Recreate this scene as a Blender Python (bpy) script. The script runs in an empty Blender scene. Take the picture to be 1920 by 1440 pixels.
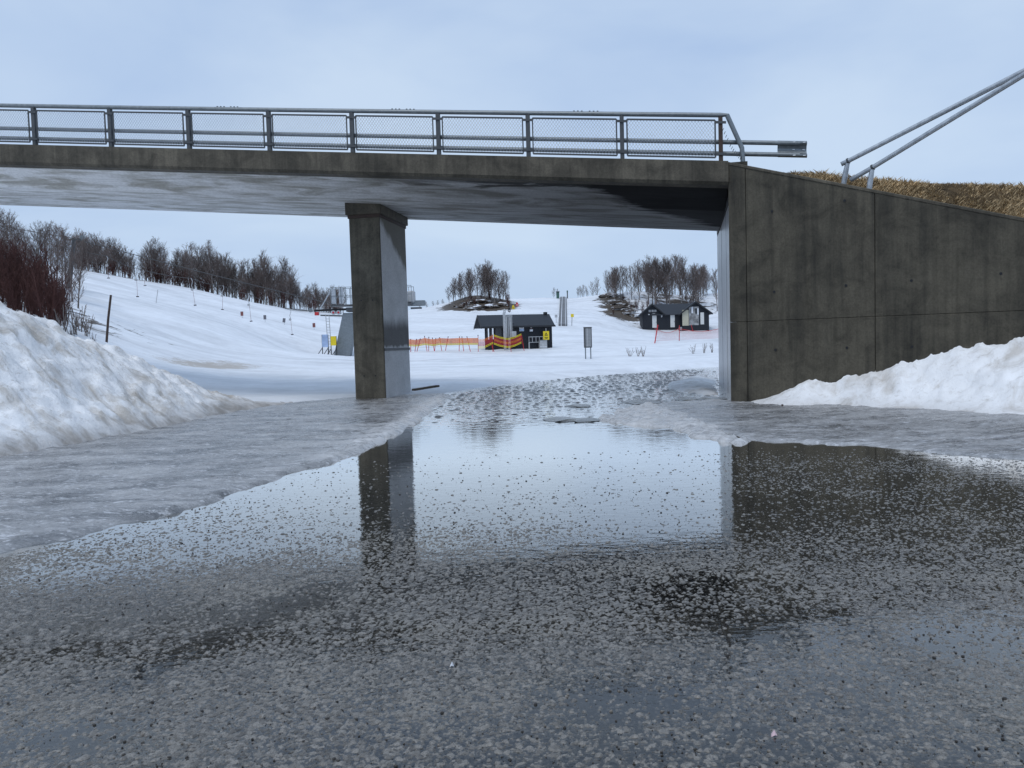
import bpy, math, random
import numpy as np
from mathutils import Matrix, Vector
R = math.radians
random.seed(7)
SC = bpy.context.scene
COL = SC.collection

# ------------------------------------------------------------------ camera
F, CZ, HOR, ROLL = 1440.0, 1.6, 645.0, R(1.6)      # focal length in px of a 1920 px frame, eye height, horizon row, roll
TH = math.atan((720 - HOR) / F)
fw = np.array([0, math.cos(TH), -math.sin(TH)]); u0 = np.array([0, math.sin(TH), math.cos(TH)]); r0 = np.array([1., 0, 0])
rt = math.cos(ROLL) * r0 - math.sin(ROLL) * u0
up = math.sin(ROLL) * r0 + math.cos(ROLL) * u0
cam = bpy.data.cameras.new('camera'); camo = bpy.data.objects.new('camera', cam); COL.objects.link(camo)
cam.sensor_width = 36.0; cam.lens = 36.0 * F / 1920.0; cam.clip_start = 0.1; cam.clip_end = 3000
camo.matrix_world = Matrix(((rt[0], up[0], -fw[0], 0), (rt[1], up[1], -fw[1], 0), (rt[2], up[2], -fw[2], CZ), (0, 0, 0, 1)))
SC.camera = camo

# ------------------------------------------------------------------ world, sun, exposure
W = bpy.data.worlds.new('World'); SC.world = W; W.use_nodes = True
nt = W.node_tree; nt.nodes.clear()
wo = nt.nodes.new('ShaderNodeOutputWorld'); mixw = nt.nodes.new('ShaderNodeMixShader')
sky = nt.nodes.new('ShaderNodeTexSky'); sky.sky_type = 'NISHITA'; sky.sun_disc = False
SUN_EL, SUN_AZ = R(60), R(-150)                       # azimuth from +Y towards +X
sky.sun_elevation = SUN_EL; sky.sun_rotation = SUN_AZ
b1 = nt.nodes.new('ShaderNodeBackground'); b1.inputs['Strength'].default_value = 0.09
b2 = nt.nodes.new('ShaderNodeBackground'); b2.inputs['Strength'].default_value = 1.0
tc = nt.nodes.new('ShaderNodeTexCoord'); mp = nt.nodes.new('ShaderNodeMapping'); mp.inputs['Scale'].default_value = (1.0, 1.0, 2.6)
n1 = nt.nodes.new('ShaderNodeTexNoise'); n1.inputs['Scale'].default_value = 1.7; n1.inputs['Detail'].default_value = 5; n1.inputs['Roughness'].default_value = .5; n1.inputs['Distortion'].default_value = .3
cr = nt.nodes.new('ShaderNodeValToRGB')
cr.color_ramp.elements[0].position = .34; cr.color_ramp.elements[0].color = (.405, .56, .84, 1)
cr.color_ramp.elements[1].position = .68; cr.color_ramp.elements[1].color = (.625, .765, .955, 1)
L = nt.links.new
L(tc.outputs['Generated'], mp.inputs['Vector']); L(mp.outputs[0], n1.inputs['Vector']); L(n1.outputs['Fac'], cr.inputs['Fac'])
L(cr.outputs[0], b2.inputs['Color']); L(sky.outputs[0], b1.inputs['Color'])
mixw.inputs[0].default_value = .88
L(b1.outputs[0], mixw.inputs[1]); L(b2.outputs[0], mixw.inputs[2]); L(mixw.outputs[0], wo.inputs['Surface'])
sl = bpy.data.lights.new('sun', 'SUN'); sl.energy = 1.25; sl.angle = R(30); sl.color = (1, .975, .94)
so = bpy.data.objects.new('sun', sl); COL.objects.link(so)
sd_ = Vector((math.sin(SUN_AZ) * math.cos(SUN_EL), math.cos(SUN_AZ) * math.cos(SUN_EL), math.sin(SUN_EL)))
so.rotation_euler = sd_.to_track_quat('Z', 'Y').to_euler(); so.location = (-10, 10, 40)
SC.view_settings.view_transform = 'Standard'; SC.view_settings.look = 'None'; SC.view_settings.gamma = 1; SC.view_settings.exposure = 0.0
SC.view_settings.use_curve_mapping = False
SC.render.engine = 'CYCLES'; SC.cycles.use_denoising = True; SC.cycles.max_bounces = 6; SC.cycles.transparent_max_bounces = 12
SC.cycles.caustics_reflective = False; SC.cycles.caustics_refractive = False

# ------------------------------------------------------------------ survey helpers (photo point + real distance -> place)
def ray(x, y): return fw + (x - 960) / F * rt + (720 - y) / F * up
def at(x, y, Y):
    d = ray(x, y); return np.array([0, 0, CZ]) + d * (Y / d[1])
def gr(x, y, z=0.0):
    d = ray(x, y); return np.array([0, 0, CZ]) + d * ((z - CZ) / d[2])

def _h(ix, iy, s):
    v = np.sin(ix * 127.1 + iy * 311.7 + s * 74.7) * 43758.5453
    return v - np.floor(v)
def vn(x, y, s=0):
    x = np.asarray(x, float); y = np.asarray(y, float)
    ix, iy = np.floor(x), np.floor(y); fx, fy = x - ix, y - iy
    fx = fx * fx * (3 - 2 * fx); fy = fy * fy * (3 - 2 * fy)
    a = _h(ix, iy, s); b = _h(ix + 1, iy, s); c = _h(ix, iy + 1, s); d = _h(ix + 1, iy + 1, s)
    return (a + (b - a) * fx) * (1 - fy) + (c + (d - c) * fx) * fy
def fbm(x, y, oct=4, s=0, g=.5):
    t = 0; a = 1; n = 0
    for i in range(oct):
        t = t + a * (vn(x * 2 ** i, y * 2 ** i, s + i * 3) - .5); n += a; a *= g
    return t / n
def sstep(a, b, x):
    t = np.clip((x - a) / (b - a), 0, 1); return t * t * (3 - 2 * t)
def sdist(px, py, poly):
    """signed distance to a polygon, positive inside"""
    px = np.asarray(px, float); py = np.asarray(py, float)
    d = np.full(px.shape, 1e9); ins = np.zeros(px.shape, bool); n = len(poly)
    for i in range(n):
        ax, ay = poly[i][0], poly[i][1]; bx, by = poly[(i + 1) % n][0], poly[(i + 1) % n][1]
        ex, ey = bx - ax, by - ay; l = ex * ex + ey * ey + 1e-12
        t = np.clip(((px - ax) * ex + (py - ay) * ey) / l, 0, 1)
        d = np.minimum(d, np.hypot(px - ax - t * ex, py - ay - t * ey))
        c = ((ay > py) != (by > py)) & (px < ex * (py - ay) / (ey if abs(ey) > 1e-9 else 1e-9) + ax)
        ins ^= c
    return np.where(ins, d, -d)
class TPS:
    def __init__(self, pts, lam=0.0):
        P = np.array(pts, float); self.xy = P[:, :2]; n = len(P)
        K = self.k(self.xy, self.xy) + lam * np.eye(n)
        A = np.zeros((n + 3, n + 3)); A[:n, :n] = K; A[:n, n] = 1; A[:n, n + 1:] = self.xy; A[n, :n] = 1; A[n + 1:, :n] = self.xy.T
        b = np.zeros(n + 3); b[:n] = P[:, 2]; self.w = np.linalg.solve(A, b)
    def k(self, a, b):
        r2 = ((a[:, None, :] - b[None, :, :]) ** 2).sum(-1); return .5 * r2 * np.log(r2 + 1e-9)
    def __call__(self, x, y):
        x = np.asarray(x, float); sh = x.shape; q = np.stack([x.ravel(), np.asarray(y, float).ravel()], 1); n = len(self.xy)
        o = np.empty(len(q))
        for i in range(0, len(q), 20000):
            c = q[i:i + 20000]; o[i:i + 20000] = self.k(c, self.xy) @ self.w[:n] + self.w[n] + c @ self.w[n + 1:]
        return o.reshape(sh)

# ------------------------------------------------------------------ object helpers
def tag(o, label=None, cat=None, group=None, kind=None):
    if label: o['label'] = label
    if cat: o['category'] = cat
    if group: o['group'] = group
    if kind: o['kind'] = kind
    return o
def thing(name, label, cat, loc=(0, 0, 0), rz=0.0, group=None):
    o = bpy.data.objects.new(name, None); COL.objects.link(o); o.empty_display_size = .2
    o.location = [float(c) for c in loc]; o.rotation_euler = (0, 0, rz)
    return tag(o, label, cat, group)
def wmat(o):
    m = o.matrix_basis.copy()
    while o.parent: o = o.parent; m = o.matrix_basis @ m
    return m
class MB:
    def __init__(self): self.v = []; self.f = []
    def add(self, vs, fs):
        b = len(self.v); self.v += [tuple(float(c) for c in p) for p in vs]; self.f += [tuple(b + i for i in q) for q in fs]; return self
    def box(self, c, s, rz=0.0, tilt=None):
        x, y, z = s[0] / 2, s[1] / 2, s[2] / 2
        vs = [Vector((a * x, b * y, d * z)) for d in (-1, 1) for b in (-1, 1) for a in (-1, 1)]
        M = Matrix.Rotation(rz, 3, 'Z')
        if tilt: M = M @ Matrix.Rotation(tilt[1], 3, tilt[0])
        vs = [M @ q + Vector([float(t) for t in c]) for q in vs]
        return self.add(vs, [(0, 2, 3, 1), (4, 5, 7, 6), (0, 1, 5, 4), (2, 6, 7, 3), (0, 4, 6, 2), (1, 3, 7, 5)])
    def bar(self, p, q, w, h=None):
        p = Vector([float(t) for t in p]); q = Vector([float(t) for t in q]); d = (q - p).normalized()
        u = Vector((0, 0, 1)) if abs(d.z) < .95 else Vector((0, 1, 0))
        s = d.cross(u).normalized(); n = s.cross(d); h = h or w; a = s * w / 2; b = n * h / 2
        vs = [p - a - b, p + a - b, p + a + b, p - a + b, q - a - b, q + a - b, q + a + b, q - a + b]
        return self.add(vs, [(3, 2, 1, 0), (4, 5, 6, 7), (0, 1, 5, 4), (1, 2, 6, 5), (2, 3, 7, 6), (3, 0, 4, 7)])
    def tube(self, path, r, n=8, cap=True):
        path = [Vector([float(t) for t in p]) for p in path]; rs = r if isinstance(r, (list, tuple)) else [r] * len(path)
        b = len(self.v); m = len(path); pu = None
        for i, p in enumerate(path):
            d = (path[min(i + 1, m - 1)] - path[max(i - 1, 0)]).normalized()
            if pu is None: u = Vector((0, 0, 1)) if abs(d.z) < .9 else Vector((1, 0, 0))
            else: u = pu
            s = d.cross(u).normalized(); u = s.cross(d).normalized(); pu = u
            for k in range(n):
                a = 2 * math.pi * k / n; q = p + (s * math.cos(a) + u * math.sin(a)) * rs[i]; self.v.append(tuple(q))
        for i in range(m - 1):
            for k in range(n):
                k2 = (k + 1) % n; self.f.append((b + i * n + k, b + i * n + k2, b + (i + 1) * n + k2, b + (i + 1) * n + k))
        if cap:
            self.f.append(tuple(b + k for k in reversed(range(n)))); self.f.append(tuple(b + (m - 1) * n + k for k in range(n)))
        return self
    def prism(self, poly, d):
        """poly: coplanar 3D points, extruded by vector d"""
        n = len(poly); P = [Vector([float(t) for t in p]) for p in poly]; D = Vector([float(t) for t in d]); b = len(self.v)
        self.v += [tuple(p) for p in P] + [tuple(p + D) for p in P]
        self.f += [tuple(b + i for i in range(n)), tuple(b + n + i for i in reversed(range(n)))]
        self.f += [(b + i, b + n + i, b + n + (i + 1) % n, b + (i + 1) % n) for i in range(n)]
        return self
    def disc(self, c, r, d, n=12):
        c = Vector([float(t) for t in c]); D = Vector([float(t) for t in d]); return self.tube([c, c + D], r, n)
    def build(self, name, mat, parent=None, world=False, smooth=False, bevel=0):
        me = bpy.data.meshes.new(name)
        v = self.v
        if world and parent:
            M = wmat(parent).inverted(); v = [tuple(M @ Vector(p)) for p in v]
        me.from_pydata(v, [], self.f); me.validate(); me.update()
        import bmesh
        bm = bmesh.new(); bm.from_mesh(me); bmesh.ops.recalc_face_normals(bm, faces=bm.faces)
        if bevel: bmesh.ops.bevel(bm, geom=[e for e in bm.edges if len(e.link_faces) == 2 and e.calc_face_angle(0) > .5], offset=bevel, segments=1, affect='EDGES')
        bm.to_mesh(me); bm.free()
        if smooth: me.polygons.foreach_set('use_smooth', [True] * len(me.polygons))
        me.materials.append(mat)
        o = bpy.data.objects.new(name, me); COL.objects.link(o)
        if parent: o.parent = parent
        return o
def copy_tree(o, parent=None):
    c = o.copy(); COL.objects.link(c); c.parent = parent
    for ch in list(o.children): copy_tree(ch, c)
    return c
def gridmesh(name, X, Y, Z, mat, keep=None, attrs=None, smooth=True, solid=None):
    ny, nx = X.shape; V = np.stack([X, Y, Z], -1).reshape(-1, 3)
    idx = np.arange(nx * ny).reshape(ny, nx)
    q = np.stack([idx[:-1, :-1], idx[:-1, 1:], idx[1:, 1:], idx[1:, :-1]], -1).reshape(-1, 4)
    if keep is not None:
        k = keep.ravel(); q = q[k[q].any(1)]
        used = np.unique(q); mp_ = np.full(nx * ny, -1); mp_[used] = np.arange(len(used)); q = mp_[q]; V = V[used]
    else: used = np.arange(nx * ny)
    me = bpy.data.meshes.new(name)
    me.vertices.add(len(V)); me.vertices.foreach_set('co', V.ravel())
    me.loops.add(len(q) * 4); me.loops.foreach_set('vertex_index', q.ravel().astype(np.int32))
    me.polygons.add(len(q)); me.polygons.foreach_set('loop_start', np.arange(0, len(q) * 4, 4, dtype=np.int32))
    try: me.polygons.foreach_set('loop_total', np.full(len(q), 4, dtype=np.int32))
    except Exception: pass
    me.update(calc_edges=True); me.validate()
    if smooth: me.polygons.foreach_set('use_smooth', np.ones(len(q), dtype=bool))
    for an, arr in (attrs or {}).items():
        a = me.attributes.new(an, 'FLOAT', 'POINT'); a.data.foreach_set('value', arr.ravel()[used].astype(np.float32))
    me.materials.append(mat)
    o = bpy.data.objects.new(name, me); COL.objects.link(o); return o

# ------------------------------------------------------------------ materials
class NT:
    def __init__(self, name):
        self.m = bpy.data.materials.new(name); self.m.use_nodes = True; self.t = self.m.node_tree; self.t.nodes.clear()
        self.out = self.n('ShaderNodeOutputMaterial'); self.g = self.n('ShaderNodeNewGeometry')
    def n(self, t, **kw):
        x = self.t.nodes.new(t)
        for k, v in kw.items(): setattr(x, k, v)
        return x
    def l(self, a, b): self.t.links.new(a, b)
    def setin(self, node, key, val):
        if hasattr(val, 'is_linked') or hasattr(val, 'links'): self.l(val, node.inputs[key])
        else: node.inputs[key].default_value = val
    def pos(self, scale=(1, 1, 1), obj=False):
        m = self.n('ShaderNodeMapping'); m.inputs['Scale'].default_value = scale
        if obj: self.l(self.n('ShaderNodeTexCoord').outputs['Object'], m.inputs[0])
        else: self.l(self.g.outputs['Position'], m.inputs[0])
        return m.outputs[0]
    def noise(self, vec, scale, detail=4, rough=.55, dist=0.0):
        x = self.n('ShaderNodeTexNoise'); self.l(vec, x.inputs['Vector']); x.inputs['Scale'].default_value = scale
        x.inputs['Detail'].default_value = detail; x.inputs['Roughness'].default_value = rough; x.inputs['Distortion'].default_value = dist
        return x.outputs['Fac']
    def voro(self, vec, scale, feature='F1', out='Distance', rnd=1.0):
        x = self.n('ShaderNodeTexVoronoi', feature=feature); self.l(vec, x.inputs['Vector']); x.inputs['Scale'].default_value = scale; x.inputs['Randomness'].default_value = rnd
        return x.outputs[out]
    def ramp(self, fac, stops):
        x = self.n('ShaderNodeValToRGB'); self.l(fac, x.inputs[0]); e = x.color_ramp.elements
        while len(e) < len(stops): e.new(.5)
        for i, (p, c) in enumerate(stops):
            e[i].position = p; e[i].color = (c, c, c, 1) if not isinstance(c, tuple) else (*c, 1)
        return x.outputs[0]
    def mr(self, v, a, b, c=0.0, d=1.0, smooth=False):
        x = self.n('ShaderNodeMapRange'); self.setin(x, 0, v); x.inputs[1].default_value = a; x.inputs[2].default_value = b; x.inputs[3].default_value = c; x.inputs[4].default_value = d
        if smooth: x.interpolation_type = 'SMOOTHSTEP'
        return x.outputs[0]
    def math(self, op, a, b=0.0):
        x = self.n('ShaderNodeMath', operation=op); self.setin(x, 0, a); self.setin(x, 1, b); return x.outputs[0]
    def mix(self, fac, a, b):
        x = self.n('ShaderNodeMix', data_type='RGBA'); self.setin(x, 0, fac)
        for k, v in ((6, a), (7, b)):
            if isinstance(v, tuple): x.inputs[k].default_value = (*v, 1)
            else: self.l(v, x.inputs[k])
        return x.outputs[2]
    def mul(self, a, b):
        x = self.n('ShaderNodeMix', data_type='RGBA', blend_type='MULTIPLY'); x.inputs[0].default_value = 1
        for k, v in ((6, a), (7, b)):
            if isinstance(v, tuple): x.inputs[k].default_value = (*v, 1)
            else: self.l(v, x.inputs[k])
        return x.outputs[2]
    def bump(self, h, strength=.3, dist=.02, normal=None):
        x = self.n('ShaderNodeBump'); self.setin(x, 'Strength', strength); x.inputs['Distance'].default_value = dist; self.l(h, x.inputs['Height'])
        if normal: self.l(normal, x.inputs['Normal'])
        return x.outputs[0]
    def attr(self, name): return self.n('ShaderNodeAttribute', attribute_name=name).outputs['Fac']
    def pbr(self, col, rough=.6, normal=None, metal=0.0, ior=1.45, spec=.5, alpha=None, sss=None):
        p = self.n('ShaderNodeBsdfPrincipled')
        if isinstance(col, tuple): p.inputs['Base Color'].default_value = (*col, 1)
        else: self.l(col, p.inputs['Base Color'])
        self.setin(p, 'Roughness', rough); self.setin(p, 'Metallic', metal); p.inputs['IOR'].default_value = ior; self.setin(p, 'Specular IOR Level', spec)
        if normal: self.l(normal, p.inputs['Normal'])
        return p.outputs[0]
    def fin(self, sh): self.l(sh, self.out.inputs[0]); return self.m
def plain(name, col, rough=.6, metal=0.0, var=.25, sc=6.0, bump=.15, spec=.5):
    m = NT(name); v = m.pos(); n = m.noise(v, sc, 5); n2 = m.noise(v, sc * 9, 3)
    a = tuple(c * (1 - var) for c in col); b = tuple(min(1, c * (1 + var)) for c in col)
    c = m.mix(m.mr(n, .3, .7), a, b); c = m.mul(c, m.ramp(n2, [(.3, .8), (.7, 1.0)]))
    return m.fin(m.pbr(c, m.mr(n, .3, .7, rough * .85, min(1, rough * 1.12)), m.bump(n2, bump, .01), metal, spec=spec))

def concrete(name, dark, light, streak=1.0, rough=.75, spec=.35, across=(1, 1)):
    m = NT(name); v = m.pos()
    big = m.noise(v, .55, 5, .6); st = m.noise(m.pos((across[0] * 3.2, across[1] * 3.2, .22)), 1.0, 4, .6, .4); fine = m.noise(v, 22, 6, .65); spk = m.noise(v, 95, 2)
    f = m.math('ADD', m.math('MULTIPLY', big, .55), m.math('MULTIPLY', st, .45 * streak)); blot = m.noise(v, 1.7, 6, .68, .7)
    c = m.mix(m.mr(f, .36, .62), dark, light)
    c = m.mul(c, m.ramp(blot, [(.33, .62), (.5, 1.0), (.68, 1.28)])); c = m.mul(c, m.ramp(m.noise(m.pos((9, 9, .35)), 1.0, 3, .6), [(.32, .80), (.55, 1.04)]))
    c = m.mul(c, m.ramp(fine, [(.28, .72), (.55, 1.0), (.75, 1.12)]))
    c = m.mul(c, m.ramp(spk, [(.30, .6), (.40, 1.0)]))
    pit = m.voro(v, 9.0); pm = m.mr(pit, .03, .075, .45, 1.0)
    c = m.mul(c, m.ramp(pm, [(0, 0.0), (1, 1.0)]))
    h = m.math('ADD', m.math('MULTIPLY', fine, .6), m.math('MULTIPLY', pm, .5))
    return m.fin(m.pbr(c, m.mr(f, .3, .7, rough * .8, rough), m.bump(h, .35, .012), spec=spec))
M = {}
M['wall'] = concrete('dark_wet_concrete', (.024, .0225, .0175), (.092, .082, .061), 1.35)
M['beam'] = concrete('edge_beam_concrete', (.068, .060, .045), (.165, .145, .110), .8)
M['pierfront'] = concrete('pier_concrete', (.070, .062, .046), (.148, .132, .100))

def pier_mat():
    # pale skin for the road side face, with a dark band and a run-off stain
    m = NT('pier_pale_concrete'); v = m.pos()
    sx = m.n('ShaderNodeSeparateXYZ'); m.l(v, sx.inputs[0]); z = sx.outputs['Z']
    fine = m.noise(v, 22, 6, .65); big = m.noise(v, .9, 5, .6); st = m.noise(m.pos((3, 3, .2)), 1.2, 4, .6, .3)
    c = m.mix(m.mr(m.noise(v, 1.1, 6, .65, .4), .3, .7), (.60, .60, .60), (.78, .78, .79))
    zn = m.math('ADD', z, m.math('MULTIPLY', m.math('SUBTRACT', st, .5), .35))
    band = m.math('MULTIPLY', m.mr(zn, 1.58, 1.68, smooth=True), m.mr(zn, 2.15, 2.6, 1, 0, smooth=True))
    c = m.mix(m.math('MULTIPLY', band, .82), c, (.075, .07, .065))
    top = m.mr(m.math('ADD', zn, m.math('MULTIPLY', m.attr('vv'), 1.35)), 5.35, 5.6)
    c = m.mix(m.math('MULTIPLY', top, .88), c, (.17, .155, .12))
    c = m.mul(c, m.ramp(fine, [(.28, .78), (.6, 1.05)]))
    return m.fin(m.pbr(c, .75, m.bump(fine, .3, .01), spec=.15))
M['pierside'] = pier_mat()

def soffit_mat():
    m = NT('soffit_concrete'); v = m.pos()
    s = m.attr('ss'); vv = m.attr('vv')
    cmb = m.n('ShaderNodeCombineXYZ'); m.l(s, cmb.inputs[0]); m.l(vv, cmb.inputs[1])
    mp2 = m.n('ShaderNodeMapping'); m.l(cmb.outputs[0], mp2.inputs[0]); mp2.inputs['Scale'].default_value = (.35, 1.5, 1); mp2.inputs['Rotation'].default_value = (0, 0, R(20))
    sw = m.noise(mp2.outputs[0], 1.5, 6, .62, .8); fine = m.noise(v, 14, 6, .65)
    mp3 = m.n('ShaderNodeMapping'); m.l(cmb.outputs[0], mp3.inputs[0]); mp3.inputs['Scale'].default_value = (.12, 9, 1)
    bd = m.noise(mp3.outputs[0], 1.0, 3)
    c = m.mix(m.mr(sw, .38, .56), (.42, .41, .375), (.78, .79, .80))
    c = m.mul(c, m.ramp(bd, [(.3, .82), (.65, 1.05)])); c = m.mul(c, m.ramp(fine, [(.25, .8), (.6, 1.05)]))
    # soot near the abutment end, ragged in outline, over a broad darkening towards it
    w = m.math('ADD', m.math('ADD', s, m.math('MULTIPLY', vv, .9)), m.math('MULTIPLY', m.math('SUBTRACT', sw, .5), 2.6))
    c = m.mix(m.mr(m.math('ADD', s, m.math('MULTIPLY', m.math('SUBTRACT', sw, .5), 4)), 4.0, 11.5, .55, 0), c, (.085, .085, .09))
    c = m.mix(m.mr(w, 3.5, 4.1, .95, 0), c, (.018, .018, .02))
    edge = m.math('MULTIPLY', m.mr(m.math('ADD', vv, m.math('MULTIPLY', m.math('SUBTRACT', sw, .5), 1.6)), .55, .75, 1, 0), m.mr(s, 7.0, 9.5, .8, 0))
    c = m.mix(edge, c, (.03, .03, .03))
    return m.fin(m.pbr(c, .8, m.bump(m.math('ADD', sw, fine), .3, .015), spec=.12))
M['soffit'] = soffit_mat()

def abut_mat():
    m = NT('abutment_inner_concrete'); v = m.pos()
    st = m.noise(m.pos((2.6, 2.6, .10)), 1.3, 5, .65, .3); fine = m.noise(v, 18, 5)
    c = m.ramp(st, [(.30, (.20, .19, .16)), (.42, (.46, .46, .45)), (.62, (.62, .63, .66)), (.78, (.5, .5, .5))])
    c = m.mul(c, m.ramp(fine, [(.25, .82), (.6, 1.05)]))
    return m.fin(m.pbr(c, .32, m.bump(fine, .2, .008), spec=.6))
M['abut'] = abut_mat()

def galv(name, col, rough=.45, metal=.55, var=.2):
    m = NT(name); v = m.pos(); n = m.noise(v, 9, 5, .6); sp = m.voro(v, 38, out='Color')
    c = m.mix(m.mr(n, .3, .7), tuple(x * (1 - var) for x in col), tuple(min(1, x * (1 + var)) for x in col))
    return m.fin(m.pbr(c, m.mr(n, .3, .7, rough * .8, rough * 1.2), m.bump(m.noise(v, 14, 3), .04, .004), metal))
M['galv'] = galv('galvanised_steel', (.21, .235, .25))
M['galv_dark'] = galv('weathered_steel', (.085, .09, .095), .55, .4)
M['galv_light'] = galv('bright_galvanised', (.42, .45, .48), .4, .5)
M['white_zinc'] = plain('white_zinc_edge', (.75, .78, .8), .5, .1)
M['rusty'] = plain('rusty_brown_steel', (.075, .05, .04), .7, .2)

def snow_mat(name, dirt=0.0, terrain=False, tone=(.83, .86, .90)):
    m = NT(name); v = m.pos()
    big = m.noise(v, .22, 5, .6); mid = m.noise(v, 1.6, 6, .62, .3); fine = m.noise(v, 9, 6, .7); gran = m.noise(v, 60, 3)
    c = m.mix(m.mr(mid, .3, .7), tuple(t * .93 for t in tone), tone)
    if dirt:
        d1 = m.noise(m.pos((.9, 1.2, 1.0)), 1.15, 7, .66, .8)
        dd = m.math('MULTIPLY', m.mr(d1, .47, .66), dirt); c = m.mix(dd, c, (.36, .30, .22))
        d2 = m.math('MULTIPLY', m.mr(m.noise(v, 7, 6, .7, .5), .55, .72), dirt * .8); c = m.mix(d2, c, (.30, .26, .20))
        d3 = m.math('MULTIPLY', m.mr(m.noise(v, 42, 3), .66, .74), dirt * .7); c = m.mix(d3, c, (.16, .13, .10))
        foot = m.math('MULTIPLY', m.attr('foot'), m.mr(d1, .3, .6, .35, .85)); c = m.mix(foot, c, (.27, .25, .23))
    if terrain:
        # groomed lanes running along the slope, sand and bare heath where the snow has gone
        sweep = m.noise(m.pos((.05, .32, .3)), 1.0, 5, .6, .6); c = m.mul(c, m.ramp(sweep, [(.33, .80), (.5, .95), (.66, 1.03)]))
        pk = m.noise(v, .9, 5, .65); c = m.mul(c, m.ramp(pk, [(.3, .90), (.6, 1.0)]))
        sn = m.noise(m.pos((.5, 1.1, 1)), 3.4, 7, .75); sa = m.mr(m.math('ADD', m.attr('sand'), m.math('MULTIPLY', m.math('SUBTRACT', sn, .5), 3.0)), .5, .95, 0, .8)
        c = m.mix(sa, c, (.38, .33, .27))
        bn = m.noise(m.pos((.3, .4, .8)), 1.5, 7, .72, .5)
        ba = m.mr(m.math('ADD', m.attr('bare'), m.math('MULTIPLY', m.math('SUBTRACT', bn, .5), 1.9)), .5, .62)
        c = m.mix(ba, c, m.mix(m.mr(m.noise(v, 2.4, 5), .3, .7), (.035, .026, .018), (.11, .085, .062)))
    h = m.math('ADD', m.math('MULTIPLY', fine, .5), m.math('ADD', m.math('MULTIPLY', mid, 1.0), m.math('MULTIPLY', gran, .12)))
    return m.fin(m.pbr(c, .55, m.bump(h, .5 if not terrain else .35, .10 if dirt else .06), spec=.35))
M['snow_field'] = snow_mat('groomed_snow', 0, True)
M['snow_dirty'] = snow_mat('ploughed_dirty_snow', .68, tone=(.93, .935, .94))
M['snow_pile'] = snow_mat('ploughed_snow', .5, tone=(.93, .94, .95))

def ice_mat():
    m = NT('grey_wet_ice'); v = m.pos(); sv = m.pos((.55, 1.5, 1))
    a = m.noise(sv, 1.3, 6, .62, .5); b = m.noise(sv, 6.5, 6, .68, .4); g = m.noise(v, 34, 4, .7); big = m.noise(m.pos((.35, .8, 1)), .8, 4)
    c = m.ramp(a, [(.32, (.10, .102, .106)), (.45, (.20, .201, .205)), (.58, (.34, .34, .342)), (.75, (.48, .48, .475))])
    c = m.mix(m.mr(b, .56, .66, 0, .8), c, (.58, .59, .61))
    c = m.mul(c, m.ramp(g, [(.3, .55), (.6, 1.1)])); sp2 = m.noise(m.pos((.7, 1.3, 1)), 15, 5, .7); c = m.mix(m.mr(sp2, .57, .64, 0, .75), c, (.62, .63, .65))
    c = m.mix(m.math('MULTIPLY', m.attr('slush'), m.mr(b, .3, .6, .35, .9)), c, (.60, .60, .60))
    r = m.mr(m.math('ADD', b, m.math('MULTIPLY', a, .4)), .5, .85, .09, .5)
    h = m.math('ADD', m.math('MULTIPLY', b, .7), m.math('MULTIPLY', g, .22))
    return m.fin(m.pbr(c, r, m.bump(h, .6, .03), ior=1.6, spec=.6))
M['ice'] = ice_mat()

def road_mat():
    m = NT('wet_gritty_asphalt'); v = m.pos()
    cell = m.voro(v, 62, out='Color'); gd = m.voro(v, 62); gd2 = m.voro(v, 150); patch = m.noise(m.pos((.5, .9, 1)), .75, 6, .65, .6); n = m.noise(v, 7, 6, .68); lane = m.noise(m.pos((.28, .9, 1)), .55, 4, .55, .8)
    c = m.mix(m.mr(n, .3, .7), (.018, .018, .018), (.042, .041, .039))
    ag = m.n('ShaderNodeSeparateColor'); m.l(cell, ag.inputs[0])
    stone = m.math('MULTIPLY', m.mr(gd, .30, .42, 1, 0), m.mr(ag.outputs[0], .52, .60))
    c = m.mix(m.math('MULTIPLY', stone, .7), c, m.mix(ag.outputs[1], (.05, .045, .04), (.20, .185, .165)))
    grit = m.math('MULTIPLY', m.mr(patch, .50, .66), m.mr(m.noise(v, 46, 4, .7), .44, .60))
    c = m.mix(m.math('MULTIPLY', grit, .85), c, (.24, .225, .195))
    h = m.math('ADD', m.math('MULTIPLY', stone, .55), m.math('ADD', m.math('MULTIPLY', m.mr(gd2, 0, .5, 1, 0), .18), m.math('ADD', m.math('MULTIPLY', m.noise(v, 22, 5, .7), .8), m.math('MULTIPLY', grit, .35))))
    bs = m.mr(lane, .40, .60, .28, .62)
    r = m.mr(m.math('ADD', n, m.math('MULTIPLY', grit, .5)), .3, .9, .16, .5)
    return m.fin(m.pbr(c, r, m.bump(h, bs, .012), ior=2.3, spec=.5))
M['road'] = road_mat()

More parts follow.
